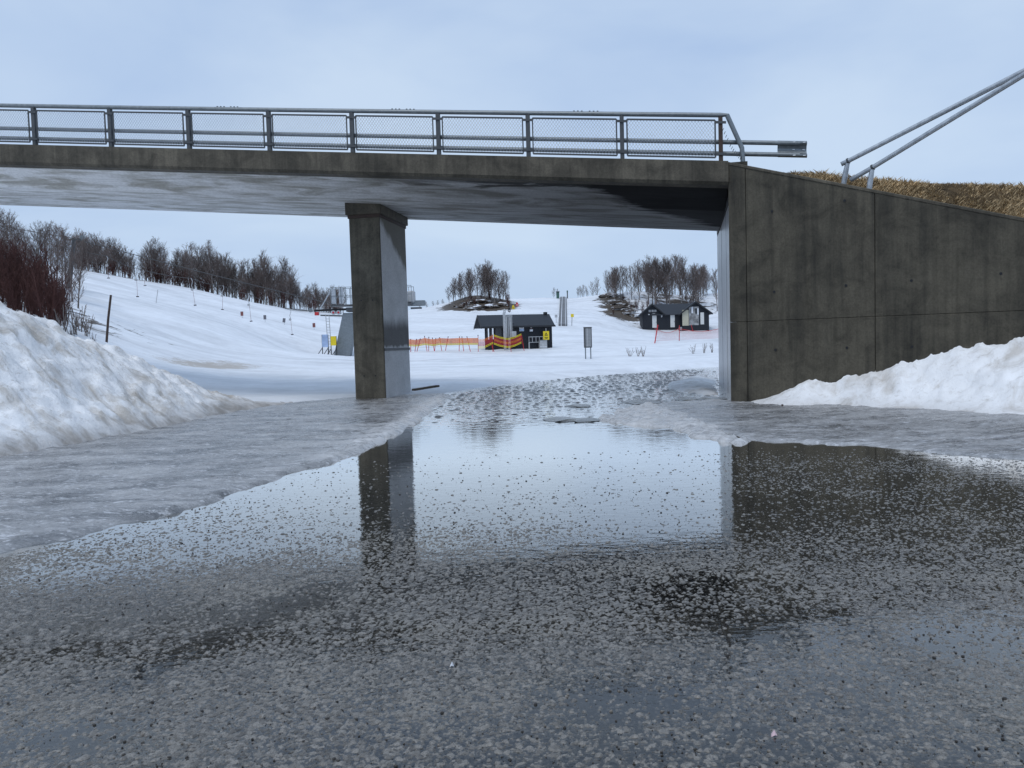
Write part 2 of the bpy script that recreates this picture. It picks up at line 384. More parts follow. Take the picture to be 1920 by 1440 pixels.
def water_mat():
    m = NT('standing_melt_water'); v = m.pos()
    cell = m.voro(v, 48); g = m.noise(v, 30, 6, .75); lo = m.noise(m.pos((.6, 1.2, 1)), 1.1, 6, .65, .5); md = m.noise(v, 5.5, 5, .65, .4)
    peb = m.math('ADD', m.math('MULTIPLY', m.mr(cell, 0, .5, 1, 0), .45), m.math('ADD', m.math('MULTIPLY', g, .75), m.math('ADD', m.math('MULTIPLY', lo, .45), m.math('MULTIPLY', m.math('SUBTRACT', md, .5), .5))))
    cov = m.mr(m.math('SUBTRACT', m.attr('depth'), peb), -.05, .05, 0, 1)
    w1 = m.noise(m.pos((.8, 1.6, 1)), 7.5, 3, .5, .4); w2 = m.noise(m.pos((1, 1.8, 1)), 24, 2, .5)
    rp = m.noise(m.pos((1.0, 1.3, 1)), 3.4, 2, .5, .6)
    b1_ = m.bump(m.math('ADD', w1, m.math('MULTIPLY', w2, .25)), .05, .02)
    b2_ = m.bump(rp, m.math('MULTIPLY', m.attr('ripple'), .50), .05, b1_)
    fr = m.n('ShaderNodeFresnel'); fr.inputs['IOR'].default_value = 1.45; m.l(b2_, fr.inputs['Normal']); frp = m.math('MINIMUM', m.math('MULTIPLY', m.math('POWER', fr.outputs[0], 1.3), 2.75), .95)
    gl = m.n('ShaderNodeBsdfGlossy'); gl.inputs['Roughness'].default_value = .035; gl.inputs['Color'].default_value = (.98, .97, .95, 1); m.l(b2_, gl.inputs['Normal'])
    tr = m.n('ShaderNodeBsdfTransparent'); tr.inputs['Color'].default_value = (.60, .61, .61, 1)
    a = m.n('ShaderNodeMixShader'); m.l(frp, a.inputs[0]); m.l(tr.outputs[0], a.inputs[1]); m.l(gl.outputs[0], a.inputs[2])
    t2 = m.n('ShaderNodeBsdfTransparent'); o = m.n('ShaderNodeMixShader'); m.l(cov, o.inputs[0]); m.l(t2.outputs[0], o.inputs[1]); m.l(a.outputs[0], o.inputs[2])
    return m.fin(o.outputs[0])
M['water'] = water_mat()
def aggregate_mat():
    m = NT('wet_aggregate_stones'); v = m.pos(); cell = m.n('ShaderNodeSeparateColor'); m.l(m.voro(v, 40, out='Color'), cell.inputs[0]); n = m.noise(v, 120, 4, .7); pt = m.noise(m.pos((.6, 1, 1)), 1.1, 5, .65)
    c = m.mix(cell.outputs[0], (.085, .08, .072), (.235, .22, .198)); c = m.mix(m.mr(pt, .48, .62, 0, .6), c, m.mix(cell.outputs[1], (.14, .13, .112), (.29, .27, .235)))
    c = m.mul(c, m.ramp(n, [(.3, .65), (.65, 1.15)]))
    return m.fin(m.pbr(c, m.mr(n, .3, .7, .20, .38), m.bump(n, .4, .005), ior=1.5, spec=.5))
M['aggregate'] = aggregate_mat()
M['lumps'] = plain('dark_wet_lumps', (.10, .10, .102), .4, 0, .5, 5, .2)

def ground_heath(name):
    m = NT(name); v = m.pos(); n = m.noise(v, 3.5, 6, .7)
    return m.fin(m.pbr(m.mix(m.mr(n, .3, .7), (.03, .022, .014), (.13, .09, .05)), .9, m.bump(n, .6, .05), spec=.1))
M['soil'] = ground_heath('dark_turf_soil')
M['grass'] = plain('dry_tan_grass', (.56, .42, .245), .8, 0, .55, 5.0, .05, .15)
M['stone'] = plain('wet_stone', (.055, .05, .045), .35, 0, .5, 40, .1)
M['stonel'] = plain('pale_grit', (.20, .18, .155), .5, 0, .5, 40, .1)
M['bark'] = plain('birch_bark', (.22, .195, .18), .85, 0, .6, 2.2, .2, .2)
M['twig'] = plain('birch_twigs', (.175, .142, .130), .85, 0, .45, .35, 0, .15)
M['twig_red'] = plain('reddish_twigs', (.105, .052, .046), .85, 0, .5, .35, 0, .15)
M['black_wood'] = plain('black_stained_boards', (.012, .015, .022), .65, 0, .35, 5, .2)
M['black_trim'] = plain('black_trim', (.018, .020, .024), .6, 0, .3, 5, .1)
M['roof'] = plain('dark_roof_shingle', (.026, .032, .042), .6, 0, .35, 7, .3)
M['door_white'] = plain('white_door_paint', (.66, .66, .64), .5, 0, .06, 5, .05)
M['cream'] = plain('cream_panel', (.50, .47, .36), .6, 0, .08, 5, .05)
M['grey_panel'] = plain('grey_mural', (.24, .24, .24), .6, 0, .8, 1.6, .05)
M['grey'] = plain('grey_paint', (.30, .31, .32), .5, .2, .15, 5, .05)
M['lightgrey'] = plain('light_grey_sheet', (.46, .47, .48), .5, .2, .15, 5, .05)
M['red'] = plain('red_plastic', (.55, .035, .04), .5, 0, .2, 5, .05)
M['orange'] = plain('orange_net', (.90, .22, .03), .6, 0, .25, 3, .0)
M['yellow'] = plain('yellow_plastic', (.78, .60, .02), .5, 0, .12, 5, .0)
M['signwhite'] = plain('sign_white', (.72, .74, .78), .45, 0, .06, 5, .0)
M['signblue'] = plain('sign_blue', (.36, .47, .68), .45, 0, .25, 2, .0)
M['black'] = plain('black_print', (.012, .012, .014), .5, 0, .2, 5, .0)
M['brown'] = plain('weathered_timber', (.075, .05, .04), .8, 0, .4, 8, .3)
M['timber'] = plain('wet_plank', (.10, .08, .06), .8, 0, .4, 8, .3)
M['green'] = plain('dark_green_sheet', (.07, .15, .12), .5, 0, .2, 5, .0)
M['belt'] = plain('grey_belt', (.16, .165, .175), .7, 0, .15, 2, .1)
def rock_mat():
    m = NT('dark_rock_with_snow'); v = m.pos(); n = m.noise(v, 1.2, 6, .7); sn = m.noise(m.pos((.35, .6, 1.6)), 1.3, 6, .7, .6)
    c = m.mix(m.mr(n, .3, .7), (.03, .025, .02), (.12, .10, .085)); c = m.mix(m.mr(sn, .54, .60), c, (.82, .85, .9))
    return m.fin(m.pbr(c, .85, m.bump(n, .6, .2), spec=.2))
M['rock'] = rock_mat()
M['marker_red'] = plain('faded_red_board', (.22, .085, .08), .6, 0, .2, 5, .0)
M['marker_grey'] = plain('grey_board', (.15, .15, .17), .6, 0, .2, 5, .0)
M['pink'] = plain('pink_paper', (.75, .55, .58), .6, 0, .1, 40, .0)
M['glass'] = plain('dark_window', (.03, .035, .04), .08, 0, .2, 3, .0)
M['rope'] = plain('steel_rope', (.12, .125, .13), .5, .5, .1, 5, .0)
M['floe'] = plain('grey_floe_ice', (.16, .165, .16), .25, 0, .4, 6, .3)

# ------------------------------------------------------------------ bridge geometry functions
H0, KB = R(12.5), -.004
def bh(s): return H0 + KB * s
def bxy(s, v=0.0):
    h = bh(s); X = 5.26 - (math.sin(h) - math.sin(H0)) / KB; Y = 19 - (math.cos(h) - math.cos(H0)) / KB
    return X + v * math.sin(h), Y + v * math.cos(h)
def zd(s): return 5.924 + .09998 * s - 3.70e-4 * s * s
def B(s, v, dz): x, y = bxy(s, v); return (x, y, zd(s) + dz)
S0, S1 = -.165, 46.0

# ------------------------------------------------------------------ terrain
WA = np.array([5.44, 19.0]); WE = np.array([10.335, 15.5]); WL = float(np.hypot(*(WE - WA))); WD = (WE - WA) / WL; WN = np.array([-WD[1], WD[0]])   # wing wall: start, direction, normal away from the camera
ROADP = [(-42, 4), (-14, 7.2), (-10.5, 8.6), (-8.2, 11.9), (-7.6, 14.7), (-7.1, 19.9), (-6.2, 22.6), (-4.9, 23.7), (-3.3, 24.2), (-2.3, 24.5), (-1.4, 26), (.1, 30.2), (3.4, 34.8), (10.7, 42), (26, 54), (34, 47), (18, 36), (9.2, 28.5), (6.4, 25.0),
         (5.6, 20), (7.5, 17.6), (10.0, 15.2), (16, 10.8), (40, 6), (40, -40), (-42, -40)]
C = []
def cp(x, y, d): C.append(at(x, y, d))
for a in [(140, 506, 98), (240, 522, 104), (350, 541, 110), (450, 562, 113), (560, 583, 116), (640, 590, 122), (0, 492, 92),
          (200, 580, 62), (300, 598, 64), (450, 622, 74), (250, 648, 44), (400, 655, 58), (560, 667, 76), (600, 640, 86), (480, 600, 88), (300, 560, 86), (640, 667, 79), (180, 540, 78),
          (350, 692, 40), (500, 692, 40), (560, 718, 31), (640, 738, 26.5), (450, 715, 31), (700, 690, 46),
          (770, 662, 70), (850, 659, 71.5), (905, 657, 73), (970, 655, 74), (1037, 653, 76), (1000, 672, 59), (1100, 675, 56), (1200, 668, 60), (1310, 655, 66), (1250, 640, 90),
          (1060, 613, 104), (1100, 590, 128), (1060, 558, 172), (980, 561, 166), (1120, 561, 164), (800, 625, 100), (800, 578, 170), (880, 600, 122), (960, 590, 132), (1000, 600, 120), (1150, 600, 122),
          (1205, 618, 127), (1265, 618, 127), (1325, 614, 128), (1190, 625, 118),
          (895, 553, 150), (840, 574, 146), (955, 566, 154), (870, 575, 140), (930, 578, 140),
          (1135, 556, 152), (1185, 546, 156), (1255, 552, 158), (1335, 556, 158), (1180, 585, 140), (1250, 592, 140), (1330, 592, 142),
          (10, 578, 36), (95, 600, 38), (150, 622, 40), (60, 555, 52), (110, 545, 66), (20, 530, 70)]: cp(*a)
for q in [(-60, 20, 5), (-60, 60, 11), (-90, 100, 18), (-60, 140, 12), (-20, 210, 7), (20, 230, 7), (60, 220, 8), (-60, 230, 8), (-30, 150, 7), (60, 60, 1.2), (90, 100, 5), (60, 150, 12), (30, 60, .9), (30, 40, .5),
          (-20, 25, 1.2), (-30, 15, 1.5), (-30, 28, 2.6), (20, 34, .4), (-6, 24, .16), (-8, 21.5, .25), (-1, 28, .1), (2, 36, .22), (10, 45, .3), (-6, 30, .25), (45, 15, .6), (45, -20, .5), (-45, -20, .5), (0, -50, .5), (-14, 12, .6)]: C.append(q)
_T = TPS(C, 1.0)
def terrain(x, y, detail=True):
    x = np.asarray(x, float); y = np.asarray(y, float)
    far = np.hypot(x, y - 60); fade = sstep(150, 330, far)
    z = _T(x, y); z = np.clip(z, .08, 24); z = z * (1 - fade) + 6.0 * fade
    if detail: z = z + fbm(x * .12, y * .2, 4, 5) * .8 * sstep(30, 70, y) + fbm(x * .9, y * .9, 4, 9) * .13 * sstep(18, 34, y) + fbm(x * 2.6, y * 2.2, 3, 19) * .07 * sstep(60, 40, y) * sstep(18, 24, y)
    sd = -sdist(x, y, ROADP) + fbm(x * 1.1, y * 1.1, 4, 2) * .5
    k = sstep(-.25, 1.5, sd)
    return -.12 * (1 - k) + np.maximum(z, .10 + .12 * fbm(x * .7, y * .7, 3, 12)) * k
def hit(px, py, y0=20, y1=260):
    Ys = np.concatenate([np.arange(y0, 60, .1), np.arange(60, y1, .25)]); d = ray(px, py)
    X = d[0] / d[1] * Ys; Z = CZ + d[2] / d[1] * Ys; T = terrain(X, Ys)
    w = np.where(Z <= T)[0]; i = w[0] if len(w) else len(Ys) - 1
    return np.array([X[i], Ys[i], T[i]])
def graded(a, b, fine_a, fine_b, step, g=1.06, mx=9):
    o = list(np.arange(fine_a, fine_b, step)); s = step; p = o[-1]
    while p < b: s = min(s * g, mx); p += s; o.append(p)
    s = step; p = o[0]
    while p > a: s = min(s * g, mx); p -= s; o.insert(0, p)
    return np.array(o)
gx = graded(-420, 420, -16, 14, .3); gy = graded(-160, 700, 14, 50, .3, 1.035, 6)
X, Y = np.meshgrid(gx, gy); Z = terrain(X, Y)
def ell(X, Y, c, rx, ry): return np.exp(-(((X - c[0]) / rx) ** 2 + ((Y - c[1]) / ry) ** 2))
k1 = at(900, 560, 147); k2 = at(1190, 560, 150); k3 = at(1290, 565, 152)
bare = 1.25 * ell(X, Y, at(898, 565, 147), 7.0, 9) + .7 * ell(X, Y, at(860, 578, 141), 4, 4) + .8 * ell(X, Y, at(925, 578, 141), 5, 4) + .85 * ell(X, Y, at(1150, 580, 146), 3.5, 9) + .75 * ell(X, Y, at(1180, 600, 136), 4.5, 5) + .62 * ell(X, Y, at(1280, 575, 150), 12, 10) + .5 * ell(X, Y, at(1190, 612, 126), 4.0, 3.0)
bare = bare + .55 * ell(X, Y, at(60, 560, 46), 9, 12)
for t in np.linspace(0, 1, 12):
    q = at(150 + 450 * t, 508 + 82 * t, 101 + 18 * t); bare = bare + .22 * ell(X, Y, (q[0], q[1] + 5), 4.5, 5)
sand = np.zeros_like(X)
for q, rx, ry in ((hit(360, 687), 2.6, 2.2), (hit(450, 683), 2.0, 2.4), (hit(400, 686), 2.2, 1.8)): sand += .8 * ell(X, Y, q, rx, ry)
sand += .5 * ell(X, Y, hit(1275, 632), 6, 3.0)
field = gridmesh('snow_field', X, Y, Z, M['snow_field'], attrs={'bare': np.clip(bare, 0, 1.2), 'sand': np.clip(sand, 0, 1.2)})
tag(field, 'groomed white snow slopes rising to bare birch knolls beyond the bridge', 'snow', kind='structure')

# road: one gently uneven sheet, with standing water above it
rx = graded(-40, 40, -8, 14, .25, 1.15, 3); ry = graded(-40, 54, 1, 30, .25, 1.15, 3)
X, Y = np.meshgrid(rx, ry)
road = gridmesh('road', X, Y, np.zeros_like(X) + .004 * fbm(X * .8, Y * .8, 3, 4), M['road'])
tag(road, 'wet dark asphalt road with grit passing under the bridge', 'road', kind='structure')
X, Y = np.meshgrid(np.arange(-7.5, 20, .12), np.arange(1.6, 46, .12))
near = sstep(4.2, 8.4, Y + fbm(X * .35, Y * .35, 3, 21) * 3.2 + .12 * X)
dep = 1.12 + .5 * near - .30 * sstep(.05, .25, fbm(X * .5, Y * .9, 3, 33)) * (1 - near)
dep -= .42 * sstep(2.8, 4.6, X - .25 * (Y - 6)) * (1 - sstep(9.6, 11.0, Y + .35 * (X - 3))) * (.4 + 2.0 * np.clip(fbm(X * .5, Y * .9, 3, 33) + .15, 0, 1))
rip = sstep(12.5, 18, Y + fbm(X * .3, Y * .3, 2, 8) * 3) * (1.0) + .05
pud = gridmesh('puddle', X, Y, np.zeros_like(X) + .009, M['water'], keep=(sdist(X, Y, ROADP) > -.6), attrs={'depth': dep, 'ripple': rip})
tag(pud, 'shallow sheet of melt water mirroring the bridge pier and sky', 'water', kind='structure')

# stones of the worn surface, rising through the water film
def domes(X, Y, cell, rmin, rmax, dens, seed, flat):
    H = np.full(X.shape, -1.0); ix, iy = np.floor(X / cell), np.floor(Y / cell)
    for a in (-1, 0, 1):
        for b in (-1, 0, 1):
            cx, cy = ix + a, iy + b; on = _h(cx, cy, seed) < dens; r_ = rmin + (rmax - rmin) * _h(cx, cy, seed + 1) ** 1.6
            px_ = (cx + .15 + .7 * _h(cx, cy, seed + 2)) * cell; py_ = (cy + .15 + .7 * _h(cx, cy, seed + 3)) * cell
            an = _h(cx, cy, seed + 4) * 3.14; dx, dy = X - px_, Y - py_; e = .62 + .38 * _h(cx, cy, seed + 5)
            d2 = ((dx * np.cos(an) + dy * np.sin(an)) ** 2 + ((-dx * np.sin(an) + dy * np.cos(an)) / e) ** 2) / r_ ** 2
            H = np.maximum(H, np.where(on, r_ * flat * (np.sqrt(np.clip(1.15 - d2, 0, 2)) - .38) / .69, -1.0))
    return H
def density(X, Y):
    d = np.interp(Y + .10 * X, [2, 3.2, 4.4, 5.4, 6.2, 7.2, 8.6, 10.5], [.82, .84, .84, .60, .27, .08, .022, .006])
    d = d + np.interp(X, [2.2, 3.4, 8], [0, .30, .34]) * sstep(11.2, 9.2, Y + .35 * (X - 3)) * sstep(5.0, 6.5, Y)
    a, b = gr(250, 1280), gr(610, 1105); t = np.clip(((X - a[0]) * (b[0] - a[0]) + (Y - a[1]) * (b[1] - a[1])) / ((b[0] - a[0]) ** 2 + (b[1] - a[1]) ** 2), 0, 1)
    q_ = np.hypot(X - a[0] - t * (b[0] - a[0]), Y - a[1] - t * (b[1] - a[1])) + fbm(X * 4, Y * 4, 3, 140) * .25
    for w_, rr in ((gr(1865, 1195), .42), (gr(1200, 1320), .30), (gr(120, 1390), .28)): d = d * (1 - .75 * sstep(1.1, .3, np.hypot((X - w_[0]) / 1.6, Y - w_[1]) / rr + fbm(X * 3, Y * 3, 3, 171) * .9))
    d = d * (1 - .72 * sstep(.24, .08, q_)); d = d * (1 + 2.0 * fbm(X * .8, Y * 1.1, 4, 131)) + .8 * fbm(X * 3, Y * 3, 3, 133) * d
    edge_ = np.minimum(np.minimum(X + 5.0 + .5 * np.maximum(Y - 4.2, 0), 5.6 + 1.1 * np.maximum(Y - 4.2, 0) - X), Y - 1.8) + fbm(X * 1.5, Y * 1.5, 3, 150) * .8
    return np.clip(d * sstep(-.1, 1.0, edge_), 0, .97)
def stone_sheet(x0, x1, y0, y1, st):
    X, Y = np.meshgrid(np.arange(x0, x1 + st, st), np.arange(y0, y1 + st, st)); D = density(X, Y)
    H = np.maximum(domes(X, Y, .026, .0085, .019, D * .95, 11, .62), domes(X, Y, .0155, .0055, .0105, D * .97, 23, .8))
    H = np.maximum(H, domes(X, Y, .16, .012, .026, .22, 37, .55)) + .0045 * fbm(X * 55, Y * 55, 2, 55)
    Z = .0065 + H; ok = (Z > .0085) & (sdist(X, Y, ICEL) < -.02)
    o = gridmesh('aggregate', X, Y, np.maximum(Z, .002), M['aggregate'], keep=ok); o.parent = road; o['kind'] = 'stuff'
ICEL = [(-14, 6.6), (-10.5, 8.2), (-8.4, 11.7), (-7.9, 14.7), (-7.5, 19.9), (-6.6, 23.2), (-5, 24.6), (-3.3, 24.9), (-2.4, 25.0), (-1.75, 24.4), (-1.95, 20.7), (-1.9, 16.4), (-2.25, 11.62), (-2.8, 9.8), (-3.13, 8.2), (-3.85, 6.67), (-4.15, 6.05), (-6, 4.6), (-12, 3.2), (-22, 2.0), (-22, 4.8)]
stone_sheet(-5.0, 5.6, 1.9, 4.2, .0072); stone_sheet(-6.2, 8.2, 4.2, 6.6, .0100); stone_sheet(-4.2, 11.0, 6.6, 11.0, .0140)
# frozen lumps breaking the water further in under the bridge
X, Y = np.meshgrid(np.arange(-2.4, 12, .045), np.arange(14.5, 40, .045)); sdr = sdist(X, Y, ROADP)
D = np.interp(Y - .25 * X, [14.2, 16.5, 19, 24, 40], [0, .2, .42, .52, .5]) * (1 + 1.4 * fbm(X * .35, Y * .35, 3, 160)) * sstep(4.8, 3.0, X - .12 * (Y - 18) * (Y > 18) - (Y > 21) * 3.0)
H = np.maximum(domes(X, Y, .26, .04, .11, np.clip(D, 0, .95), 71, .24), domes(X, Y, .15, .03, .065, np.clip(D, 0, .95), 83, .2)); Z = .004 + H + .006 * fbm(X * 9, Y * 9, 2, 77)
o = gridmesh('ice_lumps', X, Y, np.maximum(Z, .001), M['lumps'], keep=(Z > .009) & (sdr > -.3)); tag(o, 'dark frozen lumps breaking the shallow water under the bridge', 'ice', kind='stuff')

# ice sheets
def patch(name, poly, step, zf, mat, label, cat, jag=.25, edge=.22, attr=None, ext=0.3, kind='structure'):
    P = np.array([p[:2] for p in poly]); a, b = P.min(0) - ext, P.max(0) + ext
    X, Y = np.meshgrid(np.arange(a[0], b[0], step), np.arange(a[1], b[1], step))
    sd = sdist(X, Y, [tuple(p) for p in P]) + fbm(X * 1.4, Y * 1.4, 5, 17, .6) * jag * 2
    Z = zf(X, Y, sd) ; k = sstep(-.02, edge, sd); Z = Z * k - .03 * (1 - k)
    at_ = {n: f(X, Y, sd) for n, f in (attr or {}).items()}
    o = gridmesh(name, X, Y, Z, mat, keep=sd > -.08, attrs=at_)
    return tag(o, label, cat, kind=kind)
def slushL(X, Y, sd): return sstep(.9, .25, sd) * sstep(9, 13, Y) * (X > -4.5) * 1.0
patch('ice_sheet', ICEL, .05, lambda X, Y, sd: .05 + .04 * fbm(X * 1.3, Y * 1.6, 4, 31) + .06 * np.maximum(fbm(X * 3.2, Y * 3.8, 4, 35, .6), -.12) + .022 * fbm(X * 9, Y * 9, 2, 39) + .035 * slushL(X, Y, sd) * (.2 + 4 * np.abs(fbm(X * 5, Y * 5, 3, 50))), M['ice'],
      'grey wet ice sheet between the dirty snow bank and the puddle', 'ice', attr={'slush': slushL})
ICER = [(3.45, 11.75), (4.79, 10.85), (6.2, 9.35), (9, 7.4), (14, 5.4), (22, 4.0), (22, 8.6), (16, 10.6), (10.2, 14.8), (8, 16.9), (6.0, 19.1), (5.3, 19.9), (3.6, 19.4), (2.9, 17.6)]
patch('ice_sheet', ICER, .05, lambda X, Y, sd: .04 + .20 * sstep(.3, 5, sd) * sstep(5.5, 9.5, X) + .04 * fbm(X * 1.3, Y * 1.6, 4, 61) + .06 * np.maximum(fbm(X * 3.2, Y * 3.8, 4, 65, .6), -.12) + .022 * fbm(X * 9, Y * 9, 2, 69), M['ice'],
      'grey wet ice sheet in front of the concrete wing wall', 'ice', attr={'slush': lambda X, Y, sd: sstep(.8, .1, sd) * .35})
RID = [gr(*q) for q in ((1118, 791), (1150, 772), (1215, 760), (1245, 765), (1300, 786), (1420, 828), (1390, 834), (1345, 827), (1290, 818), (1262, 806), (1190, 799))]
patch('slush_ridge', RID, .035, lambda X, Y, sd: .035 + .05 * sstep(0, .9, sd) + .20 * np.abs(fbm(X * 2.6, Y * 1.7, 5, 71, .62)) + .07 * fbm(X * 8, Y * 6, 3, 75), M['ice'],
      'ridge of dirty broken slush pushed out into the puddle', 'slush', jag=.30, edge=.10, attr={'slush': lambda X, Y, sd: np.ones_like(X) * .9})

# snow banks
bk = [(-8.2, 11.9, 0), (-7.6, 14.7, 0), (-7.2, 19.9, 0), (-6.3, 22.4, 0), (-10.5, 8.6, 0), (-14, 7.0, 0), (-20, 5.6, 0), (-26, 5, 0)]
rdg = [at(0, 580, 15), at(60, 597, 16), at(130, 624, 17), at(230, 657, 18.5), at(330, 702, 20), at(430, 742, 21.3), at(480, 752, 22.0)]
bk += [tuple(q) for q in rdg] + [(-12.5, 12.4, 2.9), (-16, 10.8, 3.0), (-22, 9.2, 2.7), (-26, 8.6, 2.4)]
bk += [(-9.2, 13.4, 1.25), (-8.7, 15.6, 1.05), (-8.2, 17.6, .75), (-7.8, 19.2, .42), (-11.4, 10.3, 1.55), (-16, 8.6, 1.5)]
bk += [(-12.6, 17.5, 2.0), (-11.8, 19.5, 1.3), (-10.8, 21.2, .75), (-9.4, 23, .3), (-8, 24, .05), (-16, 15.5, 2.2), (-22, 13, 2.2), (-14, 20.5, 1.0), (-18, 19, 1.2), (-24, 17, 1.3)]
_bk = TPS(bk, .15)
X, Y = np.meshgrid(np.arange(-24, -5, .065), np.arange(5, 24.6, .065))
Z = _bk(X, Y); amp = sstep(-.05, .8, Z)
lump = np.abs(fbm(X * .8, Y * .8, 5, 81, .55)) * -.45 + fbm(X * 2.1, Y * 2.1, 4, 85) * .17 + np.maximum(fbm(X * 4.2, Y * 4.2, 4, 88, .65), -.1) * .30 + .05 * fbm(X * 11, Y * 11, 1, 89)
Zb = Z + lump * (.18 + .82 * amp) + .01
foot = sstep(.45, .05, Zb)
bank = gridmesh('snow_bank', X, Y, Zb, M['snow_dirty'], keep=(Zb > -.06), attrs={'foot': foot})
tag(bank, 'tall ploughed snow bank streaked with brown dirt beside the grey ice', 'snow', kind='structure')

def wallp(t, n=0.0): q = WA + WD * t + WN * n; return float(q[0]), float(q[1])
def t_at(px):                                       # distance along the wing wall under a photo column
    d = ray(px, 640); k = d[0] / d[1]
    return float((WA[1] * k - WA[0]) / (WD[0] - WD[1] * k))
pl = []
for px, py in ((1415, 750), (1460, 738), (1520, 716), (1600, 700), (1680, 684), (1760, 660), (1850, 643), (1920, 632)):
    t = t_at(px); x, y = wallp(t); pl.append((x, y, float(at(px, py, y)[2])))
    x2, y2 = wallp(t, .6); pl.append((x2, y2, float(at(px, py, y)[2]) + .1))
for t, zt in ((8, 1.9), (11, 2.2), (16, 1.8)): x, y = wallp(t); pl.append((x, y, zt))
for x, y, z in ((6.0, 18.75, 0.02), (7.3, 17.15, .05), (8.4, 15.6, .10), (9.35, 14.0, .16), (11, 12.4, .14), (14, 10.6, .1), (20, 8.6, .1), (5.3, 18.4, -.1), (6.6, 16.6, -.15), (8.3, 13.8, -.2), (11, 10.8, -.3), (18, 7.4, -.3)): pl.append((x, y, z))
_pl = TPS(pl, .02)
X, Y = np.meshgrid(np.arange(5.2, 20, .055), np.arange(6.5, 19.4, .055))
wn = (X - WA[0]) * WN[0] + (Y - WA[1]) * WN[1]
Z = _pl(X, Y); amp = sstep(0, .6, Z)
Zp = Z + (fbm(X * 1.1, Y * 1.1, 5, 91, .55) * .32 + np.maximum(fbm(X * 3.4, Y * 3.4, 4, 95, .65), -.1) * .28 + fbm(X * 9, Y * 9, 3, 97) * .09) * (.12 + .88 * amp)
pile = gridmesh('snow_bank', X, Y, Zp, M['snow_pile'], keep=(Zp > -.05) & (wn < .3), attrs={'foot': sstep(.3, .05, Zp) * .4})
tag(pile, 'lumpy snow pile heaped against the foot of the concrete wing wall', 'snow', kind='structure')
sp = [(5.75, 20.8), (6.3, 23.0), (6.9, 25.8), (8.2, 30), (7.0, 31), (5.6, 28.0), (5.0, 25.4), (5.1, 22.8)]
patch('snow_bank', sp, .06, lambda X, Y, sd: .04 + .17 * sstep(0, .95, sd) * (.75 + 1.3 * fbm(X * 1.8, Y * 1.8, 4, 103)) + .05 * fbm(X * 6, Y * 6, 2, 106), M['snow_pile'], 'small snow heap along the pale inner face of the abutment', 'snow', jag=.15, edge=.3, attr={'foot': lambda X, Y, sd: .3 + 0 * X})

# ------------------------------------------------------------------ bridge
bridge = thing('road_bridge', 'concrete road bridge on one rectangular pier spanning the icy road', 'bridge', (*bxy(10.2, 3.7), 0))
ss = np.concatenate([np.arange(S0, 24, .3), np.arange(24, S1 + .1, 1.0)])
def loft(sec, s_list, closed=True, caps=True):
    m = MB(); n = len(sec)
    for s in s_list:
        for v, z in sec: m.v.append(B(s, v, z))
    for i in range(len(s_list) - 1):
        for k in range(n if closed else n - 1):
            k2 = (k + 1) % n; m.f.append((i * n + k, i * n + k2, (i + 1) * n + k2, (i + 1) * n + k))
    if closed and caps:
        m.f.append(tuple(range(n))); e = (len(s_list) - 1) * n; m.f.append(tuple(e + k for k in reversed(range(n))))
    return m
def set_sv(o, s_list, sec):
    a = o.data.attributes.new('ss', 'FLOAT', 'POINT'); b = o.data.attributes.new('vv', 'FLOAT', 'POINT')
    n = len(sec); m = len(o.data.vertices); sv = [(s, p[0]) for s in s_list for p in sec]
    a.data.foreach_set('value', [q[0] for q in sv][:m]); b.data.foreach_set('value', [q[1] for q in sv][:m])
DSEC = [(.34, -.04), (.34, -.56), (.75, -.66), (1.2, -.77), (1.75, -.93), (2.4, -.95), (3.2, -.95), (4.0, -.95), (4.8, -.95), (5.5, -.95), (6.0, -.82), (6.86, -.56), (6.86, -.04)]
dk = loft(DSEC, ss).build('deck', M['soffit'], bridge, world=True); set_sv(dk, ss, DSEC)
ESEC = [(0, 0), (0, -.50), (.05, -.58), (.335, -.60), (.335, 0)]
loft(ESEC, ss).build('edge_beam', M['beam'], bridge, world=True)
loft([(v_, z_) for v_, z_ in ((6.865, 0), (6.865, -.60), (7.15, -.58), (7.2, -.5), (7.2, 0))], ss).build('edge_beam', M['beam'], bridge, world=True)
loft([(.36, -.035), (.36, .02), (6.84, .02), (6.84, -.035)], ss).build('carriageway', M['road'], bridge, world=True)
# pier: two skins of one shaft, the much paler one on the road side
def shaft(s0, s1, v0, v1, z0, z1f):
    m = MB(); c = [(s0, v0), (s1, v0), (s1, v1), (s0, v1)]
    m.v = [(*bxy(s, v), z0) for s, v in c] + [(*bxy(s, v), z1f(s)) for s, v in c]
    m.f = [(0, 1, 5, 4), (1, 2, 6, 5), (2, 3, 7, 6), (3, 0, 4, 7), (0, 3, 2, 1), (4, 5, 6, 7)]
    return m
sof = lambda s: zd(s) - .952
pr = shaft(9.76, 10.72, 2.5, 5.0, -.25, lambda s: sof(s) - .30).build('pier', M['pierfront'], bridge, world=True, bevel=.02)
sk = MB(); c4 = [bxy(9.753, 2.53), bxy(9.753, 4.97)]
rows = [(-.2 + i * (sof(9.76) - .32 + .2) / 40) for i in range(41)]; cols = [k / 10 for k in range(11)]
for z in rows:
    for k in cols: sk.v.append((c4[0][0] + (c4[1][0] - c4[0][0]) * k, c4[0][1] + (c4[1][1] - c4[0][1]) * k, z))
for i in range(40):
    for k in range(10): sk.f.append((i * 11 + k, i * 11 + k + 1, (i + 1) * 11 + k + 1, (i + 1) * 11 + k))
sko = sk.build('pale_film', M['pierside'], pr, world=True)
a_ = sko.data.attributes.new('vv', 'FLOAT', 'POINT'); a_.data.foreach_set('value', [k for z in rows for k in cols][:len(sko.data.vertices)])
